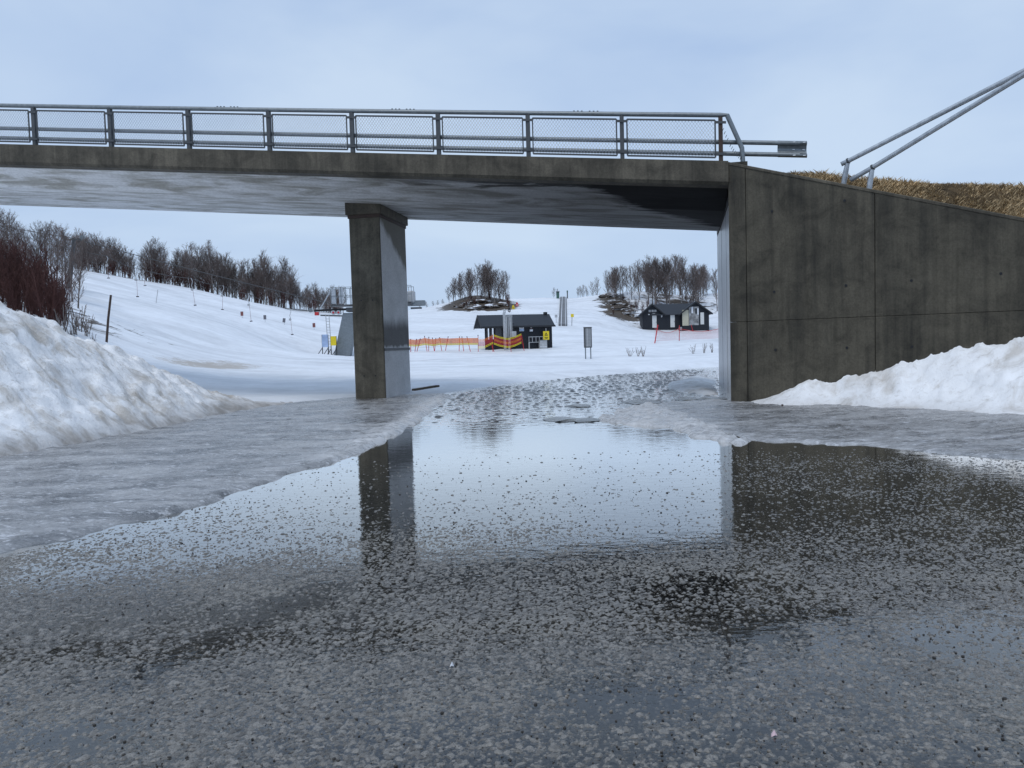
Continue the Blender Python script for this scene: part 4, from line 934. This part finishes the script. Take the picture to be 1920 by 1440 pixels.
# ropes, pylon and tow hangers
def rope(pts, label, r=.022):
    P_ = [at(*p) for p in pts]; path = []
    for i in range(len(P_) - 1):
        for k in range(8):
            f_ = k / 8; q_ = P_[i] * (1 - f_) + P_[i + 1] * f_; q_[2] -= .25 * 4 * f_ * (1 - f_) * .5; path.append(q_)
    path.append(P_[-1]); o = MB().tube(path, r, 5).build('lift_rope', M['rope']); tag(o, label, 'rope')
ROPE_Y = lambda px: float(np.interp(px, [-200, 137, 640], [66, 71, 79]))
rope([(-260, 372, 65), (138, 447, 71), (632, 572, 79)], 'upper steel rope of the drag lift running to the slope pylon', .030)
HG = [(0, 432), (56, 446), (200, 480), (255, 503), (358, 522), (418, 536), (465, 551), (543, 581), (590, 581)]
rope([(-260, 378, 64.5)] + [(x, y, ROPE_Y(x) - .8) for x, y in HG], 'lower steel rope of the drag lift carrying the tow hangers', .022)
for (tx, ty, bx_, by_) in ((54, 444, 56, 492), (200, 480, 203.5, 522), (255, 501, 258, 557), (268, 506, 272, 536), (358, 521, 366, 573), (418, 535, 417, 581), (465, 549, 471, 603), (543, 578, 548, 628)):
    d = ROPE_Y(tx) - .8; a = at(tx, ty, d); b = at(bx_, by_, d); o = thing('tow_hanger', 'tow hanger with round spring box and seat plate on the lift rope', 'lift hanger', b, 0, 'tow hangers on the drag lift rope')
    f = lambda t, dx=0: a * (1 - t) + b * t + np.array([dx, 0, 0])
    MB().tube([f(0), f(.12, .10), f(.28, -.06), f(.42, .03)], .032, 5).build('arm', M['lightgrey'], o, world=True)
    MB().disc(f(.42, -.06) - [0, .1, 0], .115, (0, .16, 0), 12).build('spring_box', M['lightgrey'], o, world=True)
    MB().tube([f(.45), f(.98)], .014, 4).build('tow_cord', M['marker_red'], o, world=True)
    MB().tube([f(.97) , f(1.0)], .13, 10).build('seat_plate', M['black'], o, world=True)
pb = hit(128, 560, 55); pt = at(139, 449, 71); pb = at(129, 560, 71); pb[2] = float(terrain(pb[:1], pb[1:2])[0])
py_ = thing('lift_pylon', 'grey tubular drag lift pylon rising out of the thicket', 'pylon', pb)
MB().tube([pb - [0, 0, .3], pt], [.24, .17], 10).build('mast', M['galv_dark'], py_, world=True)
MB().bar(pt + [-.9, 0, .0], pt + [.9, 0, .0], .12).build('cross_arm', M['galv_dark'], py_, world=True)
for s in (-.8, .8): MB().disc(pt + [s, -.1, .15], .22, (0, .14, 0), 10).build('rope_sheave', M['galv'], py_, world=True)
for i, (px, py, mt, lb) in enumerate(((454, 589, 'marker_red', 'small faded red board on a stake on the lift slope, uphill one'), (497, 595.5, 'marker_grey', 'small grey board on a stake on the lift slope, standing upright'), (533, 601.5, 'marker_grey', 'small tilted grey board on a stake on the lift slope'), (589, 610.5, 'marker_red', 'small faded red board on a stake on the slope, close to the lift station'))):
    p = hit(px, py + 8); d = p[1]; u_ = d / F; o = thing('slope_marker', lb, 'sign', p)
    MB().bar((0, .04, -.3), (0, .04, 11 * u_), .035).build('stake', M['lightgrey'], o); MB().box((0, 0, 8.5 * u_), (5 * u_, .05, 8 * u_), tilt=('Y', .15 if i == 2 else 0)).build('board', M[mt], o)
p = hit(198, 641, 22); q_ = at(208, 553, p[1]); o = MB().tube([p - [0, 0, .4], p * .5 + q_ * .5, q_], [.065, .06, .055], 8).build('timber_pole', M['brown']); tag(o, 'leaning weathered timber pole standing alone in the snow by the dirty bank', 'pole')
p = hit(292, 568); o = MB().tube([p - [0, 0, .2], at(296, 543, p[1])], .03, 6).build('slope_stake', M['lightgrey']); tag(o, 'thin pale stake standing on the lift slope', 'stake')

# ------------------------------------------------------------------ black lift hut
hb = hit(1036, 652.5); U = hb[1] / F; rz = R(14)
hut = thing('lift_hut', 'black boarded hut with open porch and warning signs beside the orange net', 'hut', (hb[0] - 125 * U, hb[1] - 1.6, hb[2] - .05), rz)
Lh, Dh, Wh, Rh = 125 * U / math.cos(rz), 3.0, 46 * U, 65 * U
px2 = lambda px: (px - 911) / 125.0 * Lh                     # along the front
pz = lambda py: (652.5 - py) * U
x0 = px2(942)
nb_ = 28
for k in range(nb_):
    a = x0 + (Lh - x0) * k / nb_; MB().box((a + (Lh - x0) / nb_ / 2, .02 + .008 * (k % 2), Wh / 2 - .1), ((Lh - x0) / nb_ - .015, .04, Wh + .2)).build('wall_board', M['black_wood'], hut)
wl = MB(); wl.box(((x0 + Lh) / 2, Dh / 2 + .05, Wh / 2 - .1), (Lh - x0 - .01, Dh - .1, Wh + .2)); wl.build('wall', M['black_wood'], hut)
MB().prism([(x0 + .02, .06, Wh - .02), (x0 + .02, Dh - .02, Wh - .02), (x0 + .02, Dh / 2, Rh - .12)], (Lh - x0 - .04, 0, 0)).build('gable', M['black_wood'], hut)
ov = .35
for sy in (0, 1):
    ya, yb = (-ov, Dh / 2) if sy == 0 else (Dh + ov, Dh / 2); za, zb2 = Wh - .18, Rh
    MB().prism([(-.35, ya, za), (-.35, yb, zb2), (-.35, yb, zb2 - .09), (-.35, ya, za - .09)], (Lh + .55, 0, 0)).build('roof', M['roof'], hut)
    MB().prism([(-.40, ya, za + .02), (-.40, yb, zb2 + .03), (-.40, yb, zb2 - .2), (-.40, ya, za - .2)], (.05, 0, 0)).build('barge_board', M['black_trim'], hut)
MB().box((Lh / 2, -ov - .03, Wh - .24), (Lh + .5, .04, .16)).build('fascia', M['black_trim'], hut)
MB().box((Lh - .2, Dh / 2, Rh + .08), (.3, .4, .22)).build('roof_vent', M['black_trim'], hut)
for px, mt in ((913, 'black_wood'), (917, 'grey'), (921, 'black_wood'), (925, 'lightgrey'), (929, 'black_wood')):
    MB().box((px2(px), .1 if mt == 'black_wood' else .5, Wh / 2 - .1), (.16, .16, Wh + .1)).build('porch_post', M[mt], hut)
MB().box((px2(927) , .06, pz(643)), (px2(943) - px2(911), .05, 20 * U)).build('porch_half_wall', M['black_wood'], hut)
MB().box((px2(908), .6, pz(653)), (.9, 1.2, .12)).build('porch_step', M['grey'], hut)
MB().box((px2(960.5), -.02, pz(612)), (9 * U, .05, 14 * U)).build('window', M['glass'], hut)
def sign_on(px, py, w, h, mt, name, label, extra=()):
    o = MB().box((px2(px), -.045, pz(py)), (w * U, .03, h * U)).build(name, M[mt], hut); o['label'] = label
    for (ex, ey, ew, eh, em, rot) in extra: MB().box((px2(px) + ex * U, -.064, pz(py) - ey * U), (ew * U, .008, eh * U), tilt=('Y', rot)).build('sign_print', M[em], o)
sign_on(978.5, 613, 9, 13, 'signwhite', 'wall_sign', 'white prohibition sign with black figure and blue foot', ((0, -1.5, 5, .8, 'black', .6), (0, -1.5, 5, .8, 'black', -.6), (1, 0, 1.2, 3, 'black', .2), (0, 4.4, 8.6, 3.4, 'signblue', 0)))
sign_on(996.5, 614, 6.5, 13, 'black', 'wall_sign', 'dark sign with red rim and white text plate', ((0, 0, 5.4, .7, 'marker_red', .9), (0, 0, 5.4, .7, 'marker_red', -.9), (0, -.6, 2.4, 2, 'signwhite', .3), (0, 4.6, 6, 3.6, 'signwhite', 0)))
def place(px, dy, z=None):
    v = Matrix.Rotation(rz, 3, 'Z') @ Vector((px2(px), dy, 0)); x, y = hut.location.x + v.x, hut.location.y + v.y
    return np.array([x, y, float(terrain(np.array([x]), np.array([y]))[0])])
p = place(1021.5, -.55); o = thing('warning_sign', 'yellow warning sign with black triangle on a post before the black hut', 'sign', p, rz)
MB().bar((0, .03, -.2), (0, .03, 37 * U), .06).build('post', M['lightgrey'], o); pn = MB().box((0, 0, 24 * U), (11.5 * U, .03, 16 * U)).build('panel', M['yellow'], o)
for a, b in (((-2.6, 24), (0, 29)), ((0, 29), (2.6, 24)), ((-2.6, 24), (2.6, 24)), ((-3.2, 20.4), (3.2, 20.4)), ((-2.4, 18.6), (2.4, 18.6)), ((0, 25), (0, 27))): MB().bar((a[0] * U, -.02, a[1] * U), (b[0] * U, -.02, b[1] * U), .012, .045).build('sign_print', M['black'], pn)
p = place(1015.5, -.45); o = thing('utility_cabinet', 'squat grey metal cabinet below the yellow warning sign', 'cabinet', p, rz)
MB().box((0, 0, 7.4 * U), (14 * U, .45, 15.5 * U)).build('body', M['lightgrey'], o, bevel=.02); MB().box((0, -.235, 3.5 * U), (13 * U, .02, .05)).build('trim', M['signwhite'], o); MB().box((0, 0, 15.4 * U), (14.8 * U, .52, .05)).build('lid', M['grey'], o)
p = place(1004, -.5); o = thing('entry_rail', 'low light grey tubular gate rail in front of the black hut wall', 'railing', p, rz)
for py in (630, 640): MB().bar((-16 * U, 0, pz(py)), (12.5 * U, 0, pz(py)), .05).build('rail', M['lightgrey'], o)
for k in (-15, -8.5, -1.5, 5, 12): MB().bar((k * U, 0, pz(640)), (k * U, 0, pz(630)), .04).build('bar', M['lightgrey'], o)
for k in (-15, 9): MB().bar((k * U, 0, -.1), (k * U, 0, pz(640)), .10 if k < 0 else .22).build('post', M['lightgrey'], o)
p = place(948, -1.0); o = thing('gate_frame', 'tall grey metal gate post with slatted cabinet before the hut porch', 'gate', p, rz)
MB().bar((-5.2 * U, 0, -.1), (-5.6 * U, 0, pz(585)), 4 * U, .18).build('post', M['lightgrey'], o)
for k, x in enumerate((-1.8, 1.8, 5.2, 8.0)): MB().box((x * U, 0, pz(610)), (2.4 * U, .10, 40 * U)).build('slat', M['grey' if k % 2 else 'lightgrey'], o)
MB().box((3.0 * U, .02, pz(591)), (13 * U, .16, 4 * U)).build('head', M['grey'], o); MB().box((3.2 * U, .06, pz(641)), (4 * U, .12, 26 * U)).build('pedestal', M['lightgrey'], o)
MB().box((11 * U, -.1, pz(624)), (9 * U, .3, 10 * U)).build('control_box', M['lightgrey'], o, bevel=.03)

# orange safety net with leaning red poles
fence_d = lambda px: float(np.interp(px, [770, 905, 985], [69.5, 71.0, 72.2]))
Z8 = lambda a, b: (760 + a * .15625, 480 + b * .15625)
for (tx, ty, bx_, by_) in ((65, 995, 65, 1160), (135, 995, 112, 1160), (180, 990, 133, 1160), (230, 960, 265, 1160), (282, 970, 280, 1160), (325, 980, 350, 1160), (365, 985, 350, 1160), (410, 975, 440, 1160), (515, 965, 478, 1160), (650, 965, 645, 1150), (678, 965, 702, 1140), (738, 965, 785, 1140), (872, 945, 875, 1140), (1045, 945, 1050, 1130), (1030, 1060, 1072, 1130), (1250, 1045, 1272, 1110), (1390, 930, 1427, 1100)):
    t_, b_ = Z8(tx, ty), Z8(bx_, by_); d = fence_d(b_[0]); p = at(*b_, d); g_ = float(terrain(p[:1], p[1:2])[0]); q_ = at(*t_, d)
    o = thing('net_pole', 'thin leaning red pole holding the orange safety net', 'pole', (p[0], p[1], g_), 0, 'red poles of the orange net')
    f_ = .93; mid = p * (1 - f_) + q_ * f_
    MB().tube([np.array([p[0], p[1], g_ - .15]), mid], .030, 6).build('shaft', M['red'], o, world=True); MB().tube([mid, q_], .042, 6).build('cap', M['black'], o, world=True)
def net(tops, h, mats, label, rows=9, colw=.22, wire=.05):
    P_ = [at(*Z8(a, b), fence_d(Z8(a, b)[0]) - .05) for a, b in tops]; o = thing('safety_net', label, 'net', (P_[0][0], P_[0][1], P_[0][2] - h))
    xs_ = np.linspace(P_[0][0], P_[-1][0], max(6, int((P_[-1][0] - P_[0][0]) / .18))); zs = np.interp(xs_, [p[0] for p in P_], [p[2] for p in P_]); ys = np.interp(xs_, [p[0] for p in P_], [p[1] for p in P_])
    for k in range(len(mats)):
        m_ = MB(); z0, z1 = h * k / len(mats), h * (k + 1) / len(mats); nr = max(2, int((z1 - z0) / (wire * 1.5)))
        for r_ in range(nr):
            zz = z0 + (z1 - z0) * (r_ + .5) / nr
            for i in range(len(xs_) - 1): m_.bar((xs_[i], ys[i] + .02 * (r_ % 2), zs[i] - zz), (xs_[i + 1], ys[i + 1] + .02 * (r_ % 2), zs[i + 1] - zz), .008, wire)
        for i in range(0, len(xs_)): m_.bar((xs_[i], ys[i], zs[i] - z0), (xs_[i], ys[i], zs[i] - z1), .008, wire * .8)
        m_.build('net_band', M[mats[k]], o, world=True)
net([(40, 1000), (130, 1005), (235, 985), (330, 1000), (410, 985), (515, 990), (650, 985), (740, 985), (872, 985)], .62, ['orange', 'orange', 'orange', 'yellow'], 'faded orange safety net strung along the leaning red poles', wire=.06)
net([(872, 1000), (940, 1000), (1050, 945)], .85, ['orange', 'red', 'red', 'yellow'], 'short orange and red net panel rising to the hut porch')
net([(1060, 940), (1130, 965), (1230, 985), (1310, 965), (1390, 928)], .95, ['yellow', 'red', 'orange', 'red', 'yellow'], 'sagging red safety net with yellow edges in front of the black hut')

# grey notice box
p = hit(1103, 673); U = p[1] / F; o = thing('notice_box', 'narrow grey double sided notice box on two legs in the snow', 'sign', p, R(6))
for s in (-1, 1): MB().bar((s * 5 * U, 0, -.2), (s * 5 * U, 0, 24 * U), .07).build('leg', M['galv'], o)
MB().box((0, 0, 40 * U), (14.5 * U, .22, 38 * U)).build('case', M['galv_dark'], o, bevel=.015); MB().box((.4 * U, -.122, 40 * U), (10.5 * U, .02, 34 * U)).build('panel', M['grey'], o); MB().box((-1.5 * U, -.135, 40 * U), (1.2 * U, .01, 34 * U)).build('glass_edge', M['lightgrey'], o); MB().box((0, 0, 59 * U), (15.5 * U, .3, .04)).build('lid', M['galv_dark'], o)

# conveyor lift up the nursery slope
cv = thing('conveyor_lift', 'grey twin belt conveyor lift climbing the snow slope behind the hut', 'ski lift', hit(1052, 611, 90))
def strip(name, mat, xa, xb, lift, parent):
    m_ = MB(); pts = []
    for t in np.linspace(0, 1, 14):
        L0 = hit(xa[0] + (xa[1] - xa[0]) * t, 611 - 57 * t, 90); R0 = hit(xb[0] + (xb[1] - xb[0]) * t, 611 - 57 * t, 90); Yc = (L0[1] + R0[1]) / 2; zc = max(L0[2], R0[2]) + lift
        pts.append((at(xa[0] + (xa[1] - xa[0]) * t, 600, Yc)[0], at(xb[0] + (xb[1] - xb[0]) * t, 600, Yc)[0], Yc, zc))
    for a in pts: m_.v += [(a[0], a[2], a[3]), (a[1], a[2], a[3]), (a[1], a[2], a[3] - .7), (a[0], a[2], a[3] - .7)]
    for i in range(13):
        for k in range(4): m_.f.append((i * 4 + k, i * 4 + (k + 1) % 4, i * 4 + 4 + (k + 1) % 4, i * 4 + 4 + k))
    m_.f += [(0, 1, 2, 3), (52, 53, 54, 55)]
    return m_.build(name, mat, parent, world=True)
strip('belt', M['belt'], (1047, 1052), (1051.2, 1055.2), .25, cv); strip('belt', M['belt'], (1053, 1056.2), (1059.5, 1060.5), .25, cv); strip('belt', M['belt'], (1060.8, 1061.5), (1063, 1063), .2, cv)
strip('side_rail', M['signwhite'], (1051.4, 1055.3), (1052.8, 1056.1), .32, cv); strip('side_rail', M['signwhite'], (1059.6, 1060.6), (1060.7, 1061.4), .32, cv)
p = hit(1072, 611, 90); u_ = p[1] / F; o = thing('slope_sign', 'small yellow sign on a dark post beside the conveyor lift', 'sign', p); MB().bar((0, .03, -.2), (1.2 * u_, .03, 20 * u_), .07).build('post', M['galv_dark'], o); MB().box((1.5 * u_, 0, 19 * u_), (5.5 * u_, .04, 6 * u_)).build('panel', M['yellow'], o)
p = hit(1043, 606, 90); u_ = p[1] / F; o = thing('slope_sign', 'small pale sign on a post at the foot of the conveyor lift', 'sign', p); MB().bar((0, .03, -.2), (0, .03, 14 * u_), .07).build('post', M['lightgrey'], o); MB().box((0, 0, 13 * u_), (5 * u_, .04, 5 * u_)).build('panel', M['lightgrey'], o)
for px, mt, lb in ((946, 'lightgrey', 'pale rounded slope board just above the hut roof'), (955, 'black', 'black rounded slope board above the hut roof'), (962.5, 'yellow', 'yellow rounded slope board between the black and red ones'), (969.5, 'red', 'red rounded slope board, highest of the coloured four')):
    py = {946: 588, 955: 586, 962.5: 581, 969.5: 576}[px]; p = hit(px, py, 90); u_ = p[1] / F; o = thing('slope_board', lb, 'sign', p)
    MB().prism([(-2.6 * u_, 0, .1), (2.6 * u_, 0, .1), (2.6 * u_, 0, 4 * u_), (1.7 * u_, 0, 7 * u_), (.8 * u_, 0, 8.6 * u_), (-.8 * u_, 0, 8.6 * u_), (-1.7 * u_, 0, 7 * u_), (-2.6 * u_, 0, 4 * u_)], (0, .12, 0)).build('board', M[mt], o, bevel=.02)
    MB().box((0, -.01, 3.5 * u_), (3 * u_, .02, 1.3 * u_)).build('print', M['signwhite' if mt != 'yellow' else 'marker_red'], o); MB().bar((0, .16, -.2), (0, .16, 5 * u_), .08).build('stake', M['galv_dark'], o)
p = hit(1046, 559, 120); u_ = p[1] / F; o = thing('top_shelter', 'dark green shelter at the top of the conveyor lift', 'shelter', p); MB().box((0, 0, 5 * u_), (5 * u_, 1.2, 12 * u_)).build('body', M['green'], o, bevel=.1); MB().box((0, 0, 11.4 * u_), (6 * u_, 1.5, .15)).build('roof', M['galv_dark'], o)
p = hit(1064, 559, 120); u_ = p[1] / F; o = thing('marker_post', 'dark post with a small box at the top of the conveyor lift', 'post', p); MB().bar((0, 0, -.3), (0, 0, 14 * u_), .22).build('post', M['galv_dark'], o); MB().box((0, 0, 12 * u_), (2.4 * u_, .3, 3 * u_)).build('box', M['green'], o)

# ------------------------------------------------------------------ cabin with white doors
p = hit(1205, 618, 100); U = p[1] / F
cab = thing('ski_cabin', 'black cabin with two front gables and white doors below the rocky knoll', 'cabin', (p[0], p[1], p[2] - .1), R(-4))
X_ = lambda px: (px - 1204) * U; Zc = lambda py: (618 - py) * U + .1
Lc = X_(1326); Wc = Zc(589); Rc = Zc(570.5); D2 = 4.6
MB().box((Lc / 2, D2 / 2 + .05, Wc / 2 - .2), (Lc - .02, D2, Wc + .4)).build('wall', M['black_wood'], cab)
nb_ = 24
for k in range(nb_):
    a = X_(1275) * k / nb_; w_ = X_(1275) / nb_; MB().box((a + w_ / 2, .02 + .01 * (k % 2), Wc / 2 - .2), (w_ - .02, .05, Wc + .4)).build('wall_board', M['black_wood'], cab)
def gable(cx, hw, y0_, rh, wall_mat, ov=.45):
    MB().prism([(cx - hw + .1, y0_ + .04, Wc - .05), (cx + hw - .1, y0_ + .04, Wc - .05), (cx, y0_ + .04, rh - .2)], (0, D2 - y0_ - .4, 0)).build('gable', wall_mat, cab)
    for s in (-1, 1):
        MB().prism([(cx + s * (hw + ov), y0_ - ov, Wc - .28), (cx, y0_ - ov, rh), (cx, y0_ - ov, rh - .14), (cx + s * (hw + ov), y0_ - ov, Wc - .42)], (0, D2 / 2 - y0_ + ov, 0)).build('roof', M['roof'], cab)
        MB().prism([(cx + s * (hw + ov), y0_ - ov - .03, Wc - .26), (cx, y0_ - ov - .03, rh + .02), (cx, y0_ - ov - .03, rh - .24), (cx + s * (hw + ov), y0_ - ov - .03, Wc - .52)], (0, .03, 0)).build('barge_board', M['black_trim'], cab)
gable(X_(1222), 1.75, 0, Rc, M['black_wood']); gable(X_(1300), 2.25, -1.0, Rc + .12, M['black_wood'])
MB().box((X_(1300), -.45, Wc / 2 - .2), (4.3, 1.1, Wc + .4)).build('wall', M['black_wood'], cab)
for ya, yb in ((-.35, D2 / 2), (D2 + .4, D2 / 2)):
    MB().prism([(X_(1222) - .2, ya, Wc - .2), (X_(1222) - .2, yb, Rc - .03), (X_(1222) - .2, yb, Rc - .15), (X_(1222) - .2, ya, Wc - .34)], (X_(1305) - X_(1222), 0, 0)).build('roof', M['roof'], cab)
def cpart(px, py, w, h, mt, name, y=-.03): return MB().box((X_(px), y, Zc(py)), (w * U, .06, h * U)).build(name, M[mt], cab, bevel=.01)
for px, y in ((1226, -.04), (1259.5, -.04)):
    d_ = cpart(px, 604, 8, 23, 'door_white', 'door', y); MB().box((X_(px) + 3 * U, y - .05, Zc(605)), (.08, .05, .12)).build('handle', M['galv_dark'], d_)
d_ = cpart(1312, 601, 6.5, 22, 'door_white', 'door', -1.05)
cpart(1281.5, 599, 11.5, 29, 'cream', 'cream_panel', -1.05); cpart(1297, 596, 18, 34, 'grey_panel', 'mural_panel', -1.04); cpart(1294, 585, 3, 12, 'signwhite', 'mural_plate', -1.1); cpart(1301, 587, 3.2, 10, 'glass', 'window', -1.09); cpart(1304.4, 588, 2.6, 12, 'signwhite', 'window_shutter', -1.1)
for px in (1217.5, 1223, 1228): cpart(px, 584, 4.2, 4.2, 'grey', 'gable_sign', -.05)
cpart(1216, 590.5, 3, 2, 'lightgrey', 'lamp', -.08); cpart(1225, 589, 5, 1.6, 'grey', 'door_sign', -.08); cpart(1239.5, 594, 2.6, 4.5, 'lightgrey', 'notice', -.08)
MB().box((X_(1272), -.9, .05), (5 * U, .8, .5)).build('step', M['grey'], cab)
for i, (px, py, tx, ty) in enumerate(((1227, 644, 1233.5, 609), (1273.5, 639, 1274, 610), (1300, 622, 1296, 609), (1318, 618, 1319, 607))):
    p = hit(px, py, 60); q_ = at(tx, ty, p[1]); o = MB().tube([p - [0, 0, .2], q_], .06 if i == 0 else .045, 6).build('net_pole', M['red']); tag(o, ['thick red leaning pole at the corner of the red fence by the cabin', 'red pole halfway along the red fence by the cabin', 'short leaning red pole close to the cabin gable', 'red pole beside the white gable door of the cabin'][i], 'pole')
pa, pb_ = hit(1233, 622, 60), None
A0 = np.array([*hit(1228, 641, 60)]); B0 = np.array([*hit(1273.5, 639, 60)]); B1 = B0 + np.array([5.5, -1.5, .1])
rn_ = thing('safety_net', 'sagging thin red net fence in the snow before the cabin', 'net', A0)
for (s_, e_) in ((A0, B0), (B0, B1)):
    for k in range(9):
        m_ = MB(); pts = []
        for t in np.linspace(0, 1, 9):
            q_ = s_ * (1 - t) + e_ * t; q_ = q_ + [0, 0, .15 + .16 * k - .5 * math.sin(math.pi * t) * (.15 + k / 9) * .9]; q_[2] = max(q_[2], float(terrain(q_[:1], q_[1:2])[0]) + .02 * k); pts.append(q_)
        m_.tube(pts, .012 if k < 8 else .03, 4).build('net_cord', M['red'], rn_, world=True)

# ------------------------------------------------------------------ small things
p = gr(797, 741, .12); pz_ = .17
o = MB().bar(at(776, 743, 24.6) * [1, 1, 0] + [0, 0, .22], at(821, 737, 25.6) * [1, 1, 0] + [0, 0, .27], .16, .06).build('wooden_plank', M['timber']); tag(o, 'wet brown plank lying on the snow beside the bridge pier', 'plank')
t = t_at(1492); x, y = wallp(t, -1.15); zz = float(_pl(np.array([x]), np.array([y]))[0]); o = MB().bar((x, y, zz - .15), (x + .01, y, zz + .16), .035, .035).build('wooden_peg', M['brown']); tag(o, 'short brown wooden peg stuck in the snow pile by the wing wall', 'peg')
for i, (px, py, w_) in enumerate(((1055, 788, .34), (1085, 762, .30), (1100, 789, .30), (1208, 755, .5), (1290, 749, .34), (1335, 748, .36))):
    p = gr(px, py); o = lumpy('ice_floe', M['floe'], (w_, w_ * 1.5, .035), 200 + i); o.location = (p[0], p[1], .015); tag(o, 'thin flat piece of grey ice lying in the shallow water under the bridge', 'ice', 'ice pieces in the water')
rn = random.Random(9); g1, g2 = MB(), MB()
def pebble(m_, x, y, r_, flat=.6):
    a = rn.uniform(0, 6.28); vs = []; ra = [rn.uniform(.75, 1.2) for _ in range(6)]; ex = rn.uniform(.6, 1)
    for k in range(6): b = a + k * 1.0472; vs.append((x + math.cos(b) * r_ * ra[k], y + math.sin(b) * r_ * ra[k] * ex, .004))
    for k in range(6): b = a + k * 1.0472; vs.append((x + math.cos(b) * r_ * ra[k] * .72, y + math.sin(b) * r_ * ra[k] * ex * .72, .010 + r_ * flat * rn.uniform(.7, .95)))
    vs.append((x, y, .011 + r_ * flat * 1.12))
    m_.add(vs, [(k, (k + 1) % 6, 6 + (k + 1) % 6, 6 + k) for k in range(6)] + [(6 + k, 6 + (k + 1) % 6, 12) for k in range(6)])
for i in range(14000):
    y = 2.4 + 8.5 * rn.random() ** 1.35; x = rn.uniform(-.75, .72) * (y + .6)
    if x < -3.9 + (y - 6) * .3 and y > 6 - .2 * (x + 4): continue
    den = float(vn(x * .9, y * .9, 6)); thin = float(sstep(5.6, 9.5, np.array(y)))
    if rn.random() < thin * .82 or rn.random() > .3 + den: continue
    pebble(g1 if rn.random() < .8 else g2, x, y, .0024 + .0085 * rn.random() ** 3.5)
for i in range(60):
    y = rn.uniform(2.7, 9); x = rn.uniform(-.6, .65) * y
    if x < -3.5: continue
    pebble(g1, x, y, rn.uniform(.008, .014), .7)
tag(g1.build('gravel', M['stone']), 'dark loose grit and small stones scattered over the wet road', 'gravel', kind='stuff')
tag(g2.build('gravel', M['stonel']), 'pale loose grit scattered over the wet road', 'gravel', kind='stuff')
def scrap(px, py, s, mt, label):
    p = gr(px, py); o = MB().add([(-s, 0, 0), (0, -s * .6, .012), (s, .2 * s, .004), (.3 * s, s * 1.3, .02), (-.5 * s, s, .008), (.1 * s, .3 * s, .028)], [(0, 1, 5), (1, 2, 5), (2, 3, 5), (3, 4, 5), (4, 0, 5), (4, 3, 2, 1, 0)]).build('paper_scrap', M[mt]); o.location = (p[0], p[1], .006); tag(o, label, 'litter')
scrap(1452, 1385, .014, 'pink', 'crumpled pinkish paper scrap on the wet asphalt'); scrap(847, 1254, .013, 'signwhite', 'tiny white paper scrap on the wet asphalt')
bpy.context.view_layer.update()
